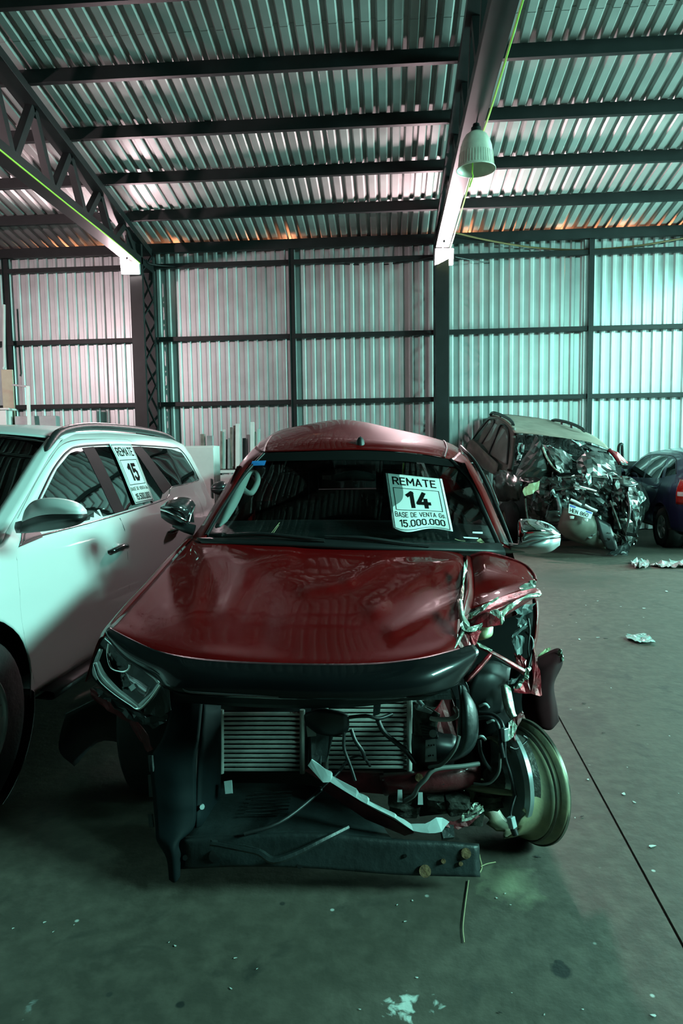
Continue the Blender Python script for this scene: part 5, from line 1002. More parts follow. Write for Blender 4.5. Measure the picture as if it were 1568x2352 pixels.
ws_rows = [[(604, 1041, 4.09), (690, 1038, 4.02), (810, 1035, 3.98), (930, 1040, 4.02), (1036, 1056, 4.09)],
 [(556, 1095, 3.95), (680, 1094, 3.82), (815, 1092, 3.77), (950, 1096, 3.82), (1084, 1108, 3.93)],
 [(512, 1160, 3.72), (660, 1164, 3.58), (815, 1164, 3.53), (970, 1168, 3.58), (1112, 1174, 3.70)],
 [(472, 1228, 3.50), (640, 1240, 3.36), (815, 1244, 3.31), (985, 1250, 3.35), (1146, 1248, 3.48)]]
WSG = smooth_grid(ws_rows, 6)
patch('windscreen', ws_rows, MT['glass'], RC, n=6, px=True, solid=0)
band = [[(p[0], p[1], p[2] - 0.004) for p in row] for row in [ws_rows[0], [(590, 1060, 4.03), (688, 1058, 3.94), (812, 1056, 3.90), (936, 1060, 3.94), (1052, 1074, 4.03)]]]
patch('glass_top_band', band, MT['ink'], RC, n=6, px=True, solid=0)
ptube('glass_seal', [p for p in [(606, 1042, 4.08), (562, 1090, 3.95), (516, 1158, 3.72), (474, 1230, 3.49)]], .010, MT['black'], RC)
ptube('glass_seal', [p for p in [(1034, 1056, 4.08), (1082, 1106, 3.93), (1110, 1172, 3.70), (1144, 1250, 3.47)]], .012, MT['black'], RC)
patch('cowl_panel', [[(452, 1236, 3.47), (640, 1236, 3.35), (815, 1240, 3.30), (985, 1247, 3.34), (1150, 1248, 3.46)], [(462, 1246, 3.42), (640, 1252, 3.32), (815, 1260, 3.27), (985, 1264, 3.30), (1160, 1268, 3.42)], [(462, 1260, 3.46), (640, 1262, 3.40), (815, 1268, 3.36), (985, 1272, 3.38), (1160, 1276, 3.46)]], MT['black'], RC, n=4, px=True, solid=0.006)
for nm, pts in (('wiper', [(520, 1228, 3.42), (600, 1226, 3.36), (700, 1236, 3.30), (745, 1240, 3.29)]), ('wiper', [(745, 1232, 3.31), (840, 1236, 3.28), (930, 1248, 3.29), (985, 1252, 3.30)])):
    o = ptube(nm, pts, [.006, .009, .008, .005], MT['black'], RC); ptube('wiper_blade', [(x, y + 3, d) for x, y, d in pts], .005, MT['rubber'], o)
# stickers and scraps on the glass
def wsp(x, y, off=0.006):                                   # point on the glass below a pixel
    G = WSG.reshape(-1, 3); d = np.hypot(G[:, 0] - x, G[:, 1] - y); k = np.argsort(d)[:4]; wgt = 1 / (d[k] + 1e-3); return (x, y, float((G[k, 2] * wgt).sum() / wgt.sum()) - off)
sheet('blue_sticker', [wsp(579, 1059, .015), wsp(611, 1058, .015), wsp(607, 1069, .015), wsp(576, 1070, .015)], MT['bluetag'], RC, cuts=0, solid=0.001)
for pts in ([(1085, 1221), (1108, 1222), (1108, 1226), (1085, 1225)], [(1063, 1233), (1098, 1235), (1098, 1238), (1066, 1236)]): sheet('pale_scrap', [wsp(x, y) for x, y in pts], MT['paper'], RC, cuts=0, solid=0.001)
ptube('glass_scratch', [wsp(622, 1226), wsp(634, 1210), wsp(642, 1200)], .0018, MT['straw'], RC); ptube('glass_scratch', [wsp(628, 1224), wsp(640, 1206)], .0012, MT['straw'], RC)
sheet('dry_leaf', [wsp(1094, 1243), wsp(1102, 1236), wsp(1112, 1246), (1104, 1248, 3.44)], MT['straw'], RC, cuts=0); ptube('glass_scratch', [wsp(1044, 1238), wsp(1056, 1242), wsp(1068, 1243)], .002, MT['straw'], RC)
# ---- cabin
patch('dashboard', [[(470, 1232, 3.56), (640, 1238, 3.46), (815, 1240, 3.42), (990, 1246, 3.46), (1146, 1248, 3.56)], [(480, 1200, 3.90), (640, 1196, 3.86), (815, 1196, 3.86), (990, 1200, 3.88), (1130, 1210, 3.92)], [(490, 1240, 4.0), (640, 1240, 4.0), (815, 1240, 4.0), (990, 1244, 4.0), (1130, 1250, 4.0)]], MT['grime'], RC, n=4, px=True, solid=0.01)
patch('airbag_curtain', [[(494, 1212, 3.60), (507, 1208, 3.58), (520, 1198, 3.64)], [(508, 1172, 3.74), (525, 1168, 3.70), (542, 1164, 3.76)], [(528, 1128, 3.88), (545, 1128, 3.84), (560, 1126, 3.90)], [(550, 1084, 4.02), (563, 1084, 3.99), (578, 1084, 4.04)]], MT['cloth'], RC, n=5, px=True, solid=0.01)
tag(bpy.data.objects['airbag_curtain'], 'deflated white side airbag')
ptube('grab_handle', [(556, 1120, 3.94), (566, 1130, 3.90), (578, 1132, 3.90), (590, 1112, 3.98), (592, 1098, 4.03), (586, 1086, 4.08), (572, 1086, 4.08)], .016, MT['cloth'], RC)
box('headliner', cp(812, 1036, 5.15), (0.92, 1.5, 0.02), MT['interior'], RC, ax=(_r0, np.array((_f[0], _f[1], 0)), (0, 0, 1)))
for X, D in ((-.34, 4.55), (.42, 4.55), (-.3, 5.3), (.4, 5.3)):
    b0 = cg(X, D); e1 = _r0; e2 = np.array((_f[0], _f[1], 0))
    seat = [[b0 + e1 * dx + e2 * (dd + .12 * k) + np.array((0, 0, zz)) for dx, dd in ((-.24, .03), (0, 0), (.24, .03))] for k, zz in ((0, .62), (.5, .95), (.9, 1.18))]
    o = patch('seat_back', seat, MT['interior'], RC, n=4, solid=0.1)
    patch('head_rest', [[b0 + e1 * dx + e2 * .12 + np.array((0, 0, zz)) for dx in (-.12, 0, .12)] for zz in (1.2, 1.3, 1.38)], MT['interior'], o, n=3, solid=0.08)
ptube('rear_view_mirror', [(770, 1098, 3.88), (815, 1092, 3.86), (860, 1098, 3.88)], [.02, .03, .02], MT['interior'], RC)
box('rear_seat_row', cg(.06, 5.9, .85), (1.3, 0.15, .7), MT['interior'], RC, ax=(_r0, np.array((_f[0], _f[1], 0)), (0, 0, 1)))
st = cp(1000, 1215, 3.95); lathe('steering_wheel', [(0.175, -.012), (.19, 0), (.175, .012), (.16, 0), (.175, -.012)], st, nrm(-np.array((_f[0], _f[1], -.45))), MT['interior'], RC, n=30)
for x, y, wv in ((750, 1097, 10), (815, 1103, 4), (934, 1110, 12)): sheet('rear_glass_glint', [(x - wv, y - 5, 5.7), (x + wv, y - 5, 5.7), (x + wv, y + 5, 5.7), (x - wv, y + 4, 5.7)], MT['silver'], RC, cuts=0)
# ---- sides and tail (edge-on from here)
for s, x0, nm in ((-1, -.80, 'left'), (1, .90, 'right')):
    def sp(D, z, inset=0.0): g = cg(x0 - s * inset + (D - 3.5) * 0.019, D, z); return g
    Ds = (3.5, 3.9, 4.4, 5.0, 5.6)
    patch('door_skin', [[sp(D, z, i) for D in Ds] for z, i in ((.42, .03), (.6, .0), (.85, -.01), (1.02, .03))], MT['red'], RC, n=4)
    patch('door_window', [[sp(D, z, i) for D in Ds[1:]] for z, i in ((1.02, .035), (1.25, .12), (1.44, .20))], MT['tint'], RC, n=4, solid=0)
    patch('rear_quarter_panel', [[sp(D, z, i) for D in (5.62, 6.0, 6.4, 6.75)] for z, i in ((.74, .03), (.85, .0), (1.0, .0), (1.08, .03))], MT['red'], RC, n=3)
    patch('rear_quarter_window', [[sp(D, z, i) for D in (5.66, 6.1, 6.6)] for z, i in ((1.08, .04), (1.28, .13), (1.46, .21))], MT['tint'], RC, n=3, solid=0)
    patch('roof_side_rail', [[sp(D, z, i) for D in (4.3, 5.0, 5.7, 6.6)] for z, i in ((1.43, .19), (1.50, .23), (1.53, .28))], MT['red'], RC, n=3)
    beam('sill_step', sp(3.55, .38, -.02), sp(5.5, .38, -.02), .08, .05, MT['black'], RC)
beam('tailgate', cg(-.74, 6.78, .86), cg(.94, 6.78, .86), .04, .60, MT['red'], RC); beam('load_floor', cg(.08, 5.65, .62), cg(.10, 6.75, .62), 1.5, .04, MT['black'], RC)
patch('rear_window', [[cg(X, 6.78, 1.16) for X in (-.66, .1, .86)], [cg(X, 6.62, 1.48) for X in (-.5, .1, .7)]], MT['tint'], RC, n=3, solid=0)
for X in (-.42, .5): beam('frame_rail', cg(X, 2.75, .42), cg(X + .06, 6.8, .46), .08, .13, MT['black'], RC)
beam('front_axle_beam', cg(-.72, 3.0, .34), cg(.6, 2.95, .32), .09, .09, MT['engine'], RC); beam('rear_axle', cg(-.72, 6.02, .37), cg(.8, 6.05, .37), .10, .10, MT['engine'], RC)
# ---- door mirrors
def egg(name, pts_top, pts_bot, m, bul, par=RC):
    mid = [((a[0] + b[0]) / 2, (a[1] + b[1]) / 2, (a[2] + b[2]) / 2 - bul * math.sin(math.pi * (k + .5) / len(pts_top))) for k, (a, b) in enumerate(zip(pts_top, pts_bot))]
    return patch(name, [pts_top, mid, pts_bot], m, par, n=6, px=True, solid=0.006)
egg('mirror_shell', [(448, 1160, 3.66), (436, 1146, 3.64), (412, 1143, 3.60), (388, 1150, 3.58), (370, 1164, 3.58)], [(432, 1204, 3.62), (424, 1196, 3.58), (408, 1186, 3.56), (386, 1176, 3.56), (368, 1170, 3.58)], MT['dchrome'], .07)
egg('mirror_base', [(430, 1206, 3.62), (420, 1197, 3.57), (404, 1188, 3.55), (384, 1178, 3.55), (369, 1173, 3.57)], [(442, 1214, 3.66), (418, 1212, 3.62), (400, 1206, 3.60), (384, 1198, 3.60), (371, 1188, 3.60)], MT['black'], .04)
ptube('mirror_trim', [(434, 1200, 3.57), (424, 1195, 3.53), (404, 1184, 3.51), (386, 1175, 3.52), (370, 1170, 3.55)], .006, MT['chrome'], RC)
ptube('mirror_trim', [(433, 1200, 3.57), (439, 1180, 3.59), (446, 1164, 3.62)], .005, MT['chrome'], RC)
ptube('mirror_arm', [(400, 1204, 3.62), (425, 1212, 3.60), (446, 1218, 3.60)], [.02, .028, .03], MT['black'], RC)
sheet('mirror_glass', [(372, 1168, 3.68), (400, 1150, 3.70), (440, 1150, 3.74), (446, 1200, 3.72), (400, 1198, 3.68)], MT['chrome'], RC, cuts=1, solid=0.004)
egg('mirror_shell', [(1190, 1246, 3.56), (1191, 1198, 3.54), (1206, 1193, 3.52), (1236, 1196, 3.50), (1264, 1206, 3.52), (1285, 1224, 3.56)], [(1190, 1252, 3.54), (1196, 1250, 3.50), (1210, 1244, 3.46), (1240, 1238, 3.44), (1266, 1236, 3.46), (1286, 1234, 3.54)], MT['chrome'], .07)
egg('mirror_base', [(1172, 1252, 3.50), (1194, 1251, 3.48), (1214, 1246, 3.45), (1240, 1240, 3.43), (1266, 1238, 3.45), (1286, 1236, 3.53)], [(1172, 1266, 3.54), (1194, 1268, 3.54), (1214, 1270, 3.52), (1240, 1270, 3.51), (1264, 1266, 3.52), (1284, 1252, 3.56)], MT['silver'], .05)
ptube('mirror_trim', [(1196, 1250, 3.45), (1216, 1243, 3.41), (1242, 1237, 3.39), (1266, 1233, 3.41), (1284, 1228, 3.50)], .006, MT['silver'], RC)
ptube('mirror_arm', [(1160, 1258, 3.56), (1184, 1260, 3.54), (1206, 1260, 3.52)], [.03, .026, .024], MT['silver'], RC)
sheet('mirror_glass', [(1194, 1204, 3.62), (1240, 1202, 3.62), (1276, 1222, 3.62), (1270, 1250, 3.62), (1196, 1256, 3.62)], MT['chrome'], RC, cuts=1, solid=0.004)
# ================================================================== auction papers
def proj(p):
    d = np.asarray(p, float) - CAM; D = d @ _f; return np.array((CXP + FPX * (d @ _r) / D, CYP - FPX * (d @ _u) / D))
def sign(label, S, boxes, lines, rules, loc, bold):
    t = thing('paper_sign', label, 'sign', tuple(loc), group='auction papers on the cars')
    G = np.array([[S(u, v, 0.0) for u in np.linspace(0, 1, 26)] for v in np.linspace(0, 1, 34)])
    V, F = grid_vf(G); mk('paper', V, F, MT['paper'], t, smooth=True, solid=0.0006)
    for (u0, v0, u1, v1, w_) in boxes:
        V, F = [], []
        for (a, b_, c_, d_) in ((u0, v0, u1, v0 + w_ * .75), (u0, v1 - w_ * .75, u1, v1), (u0, v0, u0 + w_, v1), (u1 - w_, v0, u1, v1)):
            G = np.array([[S(a + (c_ - a) * i / 16, b_ + (d_ - b_) * j / 16, 0.0015) for i in range(17)] for j in range(17)]); V, F = join((V, F), grid_vf(G))
        mk('printed_frame', V, F, MT['ink'], t)
    for (txt, u0, v0, u1, v1, b_) in lines:
        tv, tf = text_mesh(txt, b_); A = np.array(tv); lo, hi = A.min(0), A.max(0)
        V = [S(u0 + (u1 - u0) * (p[0] - lo[0]) / (hi[0] - lo[0]), v1 - (v1 - v0) * (p[1] - lo[1]) / (hi[1] - lo[1]), 0.0018) for p in A]
        tag(mk('printed_text', V, tf, MT['ink'], t), 'black lettering reading %s' % txt)
    return t
def S14(u, v, off):
    a = np.array((884, 1086.5)) * (1 - u) + np.array((1014.5, 1100)) * u; b_ = np.array((902, 1214)) * (1 - u) + np.array((1040, 1219.5)) * u
    q = a * (1 - v) + b_ * v; wv = max(0.0, (v - .45) / .55) ** 1.5
    q = q + np.array((0, 1.0)) * wv * (9 * math.sin(u * 7.0 - .2) * math.exp(-1.3 * u) )
    Dw = np.interp(q[1], [1041, 1095, 1164, 1244], [4.0, 3.80, 3.56, 3.33]) + .10 * ((q[0] - 815) / 300) ** 2
    return cp(q[0], q[1], Dw - 0.012 - off - 0.012 * wv * (1 + math.sin(u * 7.0)))
sign('white paper reading REMATE 14 on the windscreen of the red car', S14, [(.035, -.01, .965, .975, .012), (.10, .245, .90, .645, .013)],
     [('REMATE', .11, .045, .87, .195, .17), ('14', .29, .285, .72, .60, .24), ('BASE DE VENTA Gs.', .075, .675, .93, .765, .14), ('15.000.000', .13, .80, .90, .925, .17)], [], S14(.5, .5, 0), 0)
WM = Matrix.Translation(WC.root.location) @ Matrix.Rotation(WC.root.rotation_euler.z, 4, 'Z')
def wc_world(x, z, off): p = WC.P(x, z, 1, off); return np.array(WM @ Vector(p))
def wc_solve(px, py, off):
    x, z = -1.9, 1.3; tgt = np.array((px, py))
    for _ in range(12):
        q = proj(wc_world(x, z, off)); e = 1e-3
        J = np.stack([(proj(wc_world(x + e, z, off)) - q) / e, (proj(wc_world(x, z + e, off)) - q) / e], 1)
        d = np.linalg.solve(J, tgt - q); x += float(np.clip(d[0], -.3, .3)); z += float(np.clip(d[1], -.2, .2))
    return x, z
_k = [wc_solve(*q, .014) for q in ((250.7, 1019.2), (300.6, 1018.5), (353, 1149.4), (310, 1158.7))]
def S15(u, v, off):
    k = np.array(_k); a = k[0] * (1 - u) + k[1] * u; b_ = k[3] * (1 - u) + k[2] * u; q = a * (1 - v) + b_ * v
    return wc_world(q[0], q[1], 0.014 + off + .012 * max(0, v - .7) + .003 * math.sin(5 * u))
sign('white paper reading REMATE 15 on the side window of the white SUV', S15, [(.03, .02, .97, .98, .012), (.09, .27, .91, .69, .014)],
     [('REMATE', .11, .065, .89, .215, .17), ('15', .27, .325, .74, .64, .24), ('BASE DE VENTA Gs.', .07, .725, .94, .785, .14), ('15.500.000', .15, .835, .91, .945, .17)], [], S15(.5, .5, 0), 0)

# ================================================================== blue hatchback and a dark car hidden behind the red car
def hatch(name, label, origin, rotz, paint, tail):
    root = thing(name, label, 'car', tuple(origin), rotz, local=True)
    top = [(-3.28, .60), (-3.25, .96), (-3.12, 1.16), (-2.86, 1.37), (-2.6, 1.44), (-2.2, 1.475), (-1.6, 1.485), (-1.2, 1.46), (-.9, 1.37), (-.2, 1.03), (0, .99), (.45, .86), (.62, .62)]
    wz = [(.28, .95), (.45, .98), (.65, 1.0), (.85, .99), (.95, .965), (1.0, .93), (1.2, .85), (1.38, .76), (1.46, .70), (1.49, .66)]
    plan = [(-3.28, .68), (-3.1, .76), (-2.8, .80), (-2.2, .82), (-.5, .82), (.1, .80), (.45, .70), (.62, .56)]
    crown = [(-3.28, .02, -.05), (-2.6, .05, -.03), (-2, .05, 0), (-1.2, .05, .1), (-.2, .04, .1), (.6, .05, .05)]
    c = Car(top, wz, plan, .30, [(0, .32, .36), (-2.45, .32, .36)], root, paint, crown)
    c.sides(); c.tops(-1.2, -2.75, 'roof'); c.tops(-.2, .62, 'hood'); c.tops(-2.75, -3.28, 'tailgate'); c.tops(-1.18, -.22, 'windscreen', MT['tint'], 0, .95); c.tops(-2.80, -3.14, 'rear_window', MT['tint'], .004, .85)
    c.end(True, 'front_face'); c.end(False, 'rear_face')
    for s in (1, -1):
        c.panel('front_door_window', [(-.42, 1.02), (-1.42, 1.03)], [(-.62, 1.15), (-1.0, 1.34), (-1.36, 1.40)], s, MT['tint'], .003)
        c.panel('rear_door_window', [(-1.50, 1.03), (-2.30, 1.06)], [(-1.46, 1.405), (-2.18, 1.39)], s, MT['tint'], .003)
        c.panel('quarter_window', [(-2.40, 1.08), (-2.78, 1.13)], [(-2.30, 1.37), (-2.55, 1.33)], s, MT['tint'], .003)
        c.line('door_seam', [(-1.46, 1.0), (-1.47, .7), (-1.50, .34)], s, MT['black'], .003); c.line('door_seam', [(-2.36, 1.0), (-2.30, .8), (-2.08, .62), (-2.02, .36)], s, MT['black'], .003); c.line('door_seam', [(-.42, .98), (-.40, .7), (-.44, .36)], s, MT['black'], .003)
        c.line('window_surround', [(-.40, 1.01), (-.62, 1.165), (-1.0, 1.355), (-1.4, 1.415), (-2.2, 1.405), (-2.56, 1.345), (-2.80, 1.13)], s, MT['black'], .008)
        for hx in (-1.32, -2.16): tube('door_handle', [c.P(hx + d, .90, s, o_) for d, o_ in ((-.09, .002), (-.06, .026), (.06, .026), (.09, .002))], .012, paint, root)
        if tail: tag(c.panel('tail_lamp', [(-3.02, .70), (-3.27, .70)], [(-2.98, 1.06), (-3.20, 1.05)], s, MT['taillight'], .010, solid=.006), 'red tail lamp'); c.panel('tail_lamp_clear', [(-3.05, .82), (-3.26, .82)], [(-3.04, .88), (-3.255, .88)], s, MT['plate'], .014)
        mirror_parts(c, -.48, 1.01, s, paint, MT['black'], .8)
        for wx in (0, -2.45):
            wheel(root, wx, s * .70, .30, .19, s, 5)
            V, F = lathe_vf([(.36, -.14), (.375, .08), (.34, .11)], (wx, s * .69, .32), (0, s, 0), 26, 0, math.pi); mk('wheel_arch_liner', V, F, MT['black'], root, smooth=True, solid=.004)
            V, F = lathe_vf([(0, -.15), (.37, -.15)], (wx, s * .69, .32), (0, s, 0), 26); mk('inner_arch', V, F, MT['black'], root)
        c.panel('head_lamp', [(.36, .62), (.58, .58)], [(.28, .80), (.52, .72)], s, MT['chrome'], .006)
    box('underbody', (-1.3, 0, .29), (3.6, 1.3, .12), MT['black'], root)
    for sx in (-1.35, -2.2):
        for sy in (-.34, .34): patch('seat_back', [[(sx, sy - .22, .55), (sx + .05, sy, .55), (sx, sy + .22, .55)], [(sx - .12, sy - .2, 1.0), (sx - .06, sy, 1.0), (sx - .12, sy + .2, 1.0)], [(sx - .18, sy - .1, 1.2), (sx - .13, sy, 1.22), (sx - .18, sy + .1, 1.2)]], MT['interior'], root, n=3, solid=.09)
    return c
fh = np.array((_f[0], _f[1], 0)); fh = fh / np.linalg.norm(fh)
a_ = math.radians(6.7); d_ = _r0 * math.sin(a_) + fh * math.cos(a_); lf = np.array((-d_[1], d_[0], 0))
corner = cg(4.95, 9.78); o_ = corner + d_ * 3.25 - lf * .72
hatch('blue_hatchback', 'dark blue hatchback with red tail lamp at the right edge', o_, math.atan2(d_[1], d_[0]), MT['blue'], True)
MT['darkpaint'] = mat('dark_paint', (.02, .02, .022), .35, .2, .6)
d_ = -fh; hatch('dark_hatchback', 'dark car hidden behind the red car, one mirror showing', cg(-.74, 8.62), math.atan2(d_[1], d_[0]), MT['darkpaint'], False)

# ================================================================== black wreck
WK = thing('wrecked_suv', 'black crushed SUV with dusty roof and torn front end by the wall', 'car', tuple(cg(3.3, 11.0)))
patch('roof', [[(1126, 953, 12.7), (1160, 952, 12.7), (1200, 956, 12.7), (1245, 962, 12.7), (1290, 972, 12.7), (1322, 984, 12.7)],
 [(1150, 962, 11.9), (1190, 966, 11.9), (1230, 972, 11.9), (1280, 978, 11.9), (1330, 988, 11.9), (1360, 1000, 11.9)],
 [(1172, 980, 11.1), (1205, 986, 11.1), (1245, 990, 11.1), (1295, 996, 11.1), (1350, 1004, 11.1), (1386, 1018, 11.1)],
 [(1180, 994, 10.8), (1210, 996, 10.75), (1250, 1000, 10.7), (1300, 1007, 10.7), (1355, 1016, 10.7), (1398, 1032, 10.8)]], MT['dusty'], WK, n=5, px=True, solid=.01)
for nm, pts in (('roof_rail', [(1126, 953, 12.6), (1132, 948, 12.5), (1150, 953, 12.1), (1168, 962, 11.6), (1176, 970, 11.3), (1178, 976, 11.2)]), ('roof_rail', [(1268, 966, 12.6), (1278, 965, 12.4), (1305, 971, 12.0), (1330, 981, 11.6), (1342, 990, 11.4)])): ptube(nm, pts, .028, MT['grime'], WK)
for x, y, D in ((1150, 956, 12.1), (1290, 969, 12.2), (1312, 976, 11.9)): beam('rail_foot', cp(x, y - 2, D), cp(x + 1, y + 8, D), .04, .04, MT['grime'], WK)
# dusty flank
patch('side_panel', [[(1126, 954, 12.7), (1145, 958, 12.1), (1165, 972, 11.5), (1179, 986, 11.1)], [(1106, 976, 12.8), (1132, 984, 12.2), (1160, 1000, 11.6), (1180, 1020, 11.1)], [(1086, 1006, 12.9), (1114, 1020, 12.3), (1146, 1048, 11.7), (1178, 1070, 11.1)], [(1070, 1030, 12.9), (1104, 1056, 12.2), (1136, 1080, 11.6), (1172, 1090, 11.0)]], MT['dustside'], WK, n=5, px=True, solid=.01)
MT['dustglass'] = mat('dusty_glass', (.17, .165, .15), .4, var=.3, scale=5, coat=.4)
sheet('rear_side_window', [(1124, 965, 12.5), (1132, 972, 12.3), (1106, 1016, 12.55), (1088, 1008, 12.75)], MT['dustglass'], WK, solid=.006)
sheet('middle_side_window', [(1136, 972, 12.15), (1148, 980, 11.95), (1120, 1038, 12.15), (1108, 1020, 12.4)], MT['dustglass'], WK, solid=.006)
sheet('front_side_window', [(1151, 978, 11.85), (1162, 984, 11.6), (1167, 1000, 11.45), (1162, 1066, 11.3), (1124, 1044, 12.0)], MT['dustglass'], WK, solid=.006)
ptube('window_frame', [(1120, 1046, 11.95), (1136, 1008, 11.95), (1150, 976, 11.8), (1163, 982, 11.5), (1168, 1000, 11.35), (1164, 1066, 11.2)], .018, MT['black'], WK)
ptube('window_frame', [(1086, 1008, 12.65), (1104, 984, 12.55), (1124, 963, 12.4), (1134, 972, 12.2), (1106, 1018, 12.4)], .016, MT['black'], WK)
patch('door_belt', [[(1068, 1024, 12.5), (1084, 1010, 12.4), (1110, 1034, 12.0), (1144, 1066, 11.4)], [(1072, 1046, 12.4), (1090, 1040, 12.3), (1112, 1060, 11.9), (1140, 1084, 11.3)], [(1080, 1062, 12.5), (1094, 1062, 12.4), (1112, 1078, 12.0), (1134, 1090, 11.4)]], MT['dustside'], WK, n=4, px=True, solid=.01)
ptube('a_pillar', [(1178, 984, 10.95), (1180, 1010, 10.9), (1176, 1050, 10.8), (1170, 1080, 10.7)], .045, MT['dustside'], WK)
ptube('a_pillar', [(1398, 1032, 10.8), (1412, 1048, 10.75), (1424, 1066, 10.7)], .03, MT['redraw'], WK)
# broken screen
patch('broken_windscreen', [[(1184, 998, 10.75), (1250, 1002, 10.7), (1320, 1010, 10.7), (1396, 1034, 10.8)], [(1182, 1040, 10.55), (1240, 1046, 10.5), (1320, 1050, 10.5), (1404, 1062, 10.6)], [(1180, 1070, 10.4), (1240, 1076, 10.35), (1320, 1078, 10.35), (1404, 1084, 10.45)]], MT['tint'], WK, n=5, px=True, solid=0, fn=lambda G: G + np.random.RandomState(3).uniform(-1, 1, G.shape) * np.array((0, 0, .03)))
MT['shard'] = mat('shattered_glass', (.55, .66, .64), .2, .2, .5, col2=(.08, .10, .10), scale=26)
rnd = random.Random(11)
def shard(x, y, r, D, m, name='crumpled_piece', flat=.5, seed=0, rot=None):
    rr = random.Random(seed); a0 = rr.uniform(0, 6.28) if rot is None else rot; n = rr.choice((4, 5, 5, 6)); pts = []
    for k in range(n):
        a = 2 * math.pi * k / n; q = r * rr.uniform(.6, 1.15); dx, dy = q * math.cos(a), q * flat * math.sin(a)
        pts.append((x + dx * math.cos(a0) - dy * math.sin(a0), y + dx * math.sin(a0) + dy * math.cos(a0), D + rr.uniform(-.08, .08)))
    return sheet(name, pts, m, WK, solid=.008, crumple=.02, seed=seed, cuts=1)
for i, (x, y, r, D, f, rot) in enumerate([(1325, 1018, 26, 10.45, .35, .15), (1296, 1040, 18, 10.3, .25, .5), (1255, 1026, 15, 10.35, .4, .2), (1350, 1046, 16, 10.3, .5, 1.2), (1362, 1058, 14, 10.25, .3, .6), (1318, 1062, 12, 10.2, .5, .4), (1196, 1030, 18, 10.5, .5, 1.6), (1192, 1052, 14, 10.45, .4, 2.2), (1270, 1032, 12, 10.3, .4, .8), (1272, 1046, 7, 10.2, .8, 0)]):
    shard(x, y, r, D, MT['shard'], 'glass_shard', f, 100 + i, rot)
def wrinkle(amp, seed):
    def fn(G):
        r_ = np.random.RandomState(seed); H = G.copy(); H[..., 2] += r_.uniform(-1, 1, G.shape[:2]) * amp; H[..., 0] += r_.uniform(-1, 1, G.shape[:2]) * 2.2; H[..., 1] += r_.uniform(-1, 1, G.shape[:2]) * 2.2
        return H
    return fn
# peaked bonnet
patch('folded_hood', [[(1182, 1094, 10.2), (1206, 1048, 10.1), (1232, 1002, 10.1)], [(1200, 1096, 10.0), (1224, 1056, 9.95), (1242, 1018, 10.0)], [(1230, 1098, 10.0), (1246, 1066, 9.9), (1256, 1034, 10.0)], [(1270, 1096, 10.1), (1284, 1078, 10.0), (1262, 1036, 10.1)]], MT['wreck'], WK, n=3, px=True, solid=.01, smooth=False, fn=wrinkle(.03, 7))
patch('folded_hood', [[(1246, 1022, 10.1), (1262, 1028, 10.0), (1290, 1034, 10.1), (1312, 1052, 10.2)], [(1252, 1044, 9.95), (1274, 1056, 9.85), (1298, 1064, 9.95), (1312, 1072, 10.1)], [(1262, 1066, 9.95), (1284, 1082, 9.85), (1300, 1088, 9.95), (1310, 1086, 10.1)]], MT['wreck'], WK, n=3, px=True, solid=.01, smooth=False, fn=wrinkle(.035, 8))
ptube('hood_edge', [(1246, 1028, 9.95), (1256, 1052, 9.9), (1272, 1074, 9.85), (1288, 1086, 9.85)], .016, MT['bare'], WK)
patch('folded_hood', [[(1322, 1060, 10.1), (1344, 1040, 10.1), (1374, 1038, 10.2), (1404, 1050, 10.3)], [(1326, 1076, 9.95), (1348, 1066, 9.9), (1380, 1066, 10.0), (1412, 1076, 10.2)], [(1330, 1090, 9.9), (1352, 1092, 9.85), (1384, 1094, 9.95), (1418, 1092, 10.2)]], MT['wreck'], WK, n=3, px=True, solid=.01, smooth=False, fn=wrinkle(.035, 8))
# crushed nose: deeply wrinkled sheets
patch('crushed_fender', [[(1138, 1084, 10.9), (1160, 1080, 10.5), (1182, 1092, 10.3), (1200, 1098, 10.2)], [(1134, 1110, 10.8), (1158, 1108, 10.3), (1180, 1116, 10.15), (1198, 1120, 10.1)], [(1136, 1150, 10.9), (1160, 1150, 10.5), (1180, 1150, 10.3), (1194, 1150, 10.3)]], MT['wreck'], WK, n=4, px=True, solid=.01, fn=wrinkle(.03, 1))
patch('crushed_front', [[(1196, 1098, 10.2), (1240, 1096, 9.95), (1290, 1094, 9.85), (1340, 1092, 9.85), (1395, 1096, 9.95), (1450, 1104, 10.1)], [(1200, 1130, 10.1), (1240, 1128, 9.85), (1290, 1122, 9.75), (1340, 1124, 9.75), (1400, 1130, 9.85), (1470, 1132, 10.1)], [(1206, 1170, 10.2), (1245, 1172, 9.95), (1290, 1160, 9.75), (1345, 1164, 9.75), (1405, 1170, 9.85), (1482, 1160, 10.1)], [(1212, 1205, 10.4), (1250, 1206, 10.2), (1295, 1200, 9.85), (1350, 1206, 9.8), (1405, 1212, 9.85), (1470, 1200, 10.1)], [(1216, 1240, 10.6), (1256, 1240, 10.4), (1300, 1236, 10.2), (1355, 1246, 10.0), (1410, 1256, 9.85), (1460, 1240, 10.1)]], MT['wreck'], WK, n=5, px=True, solid=.01, smooth=False, fn=wrinkle(.05, 2))
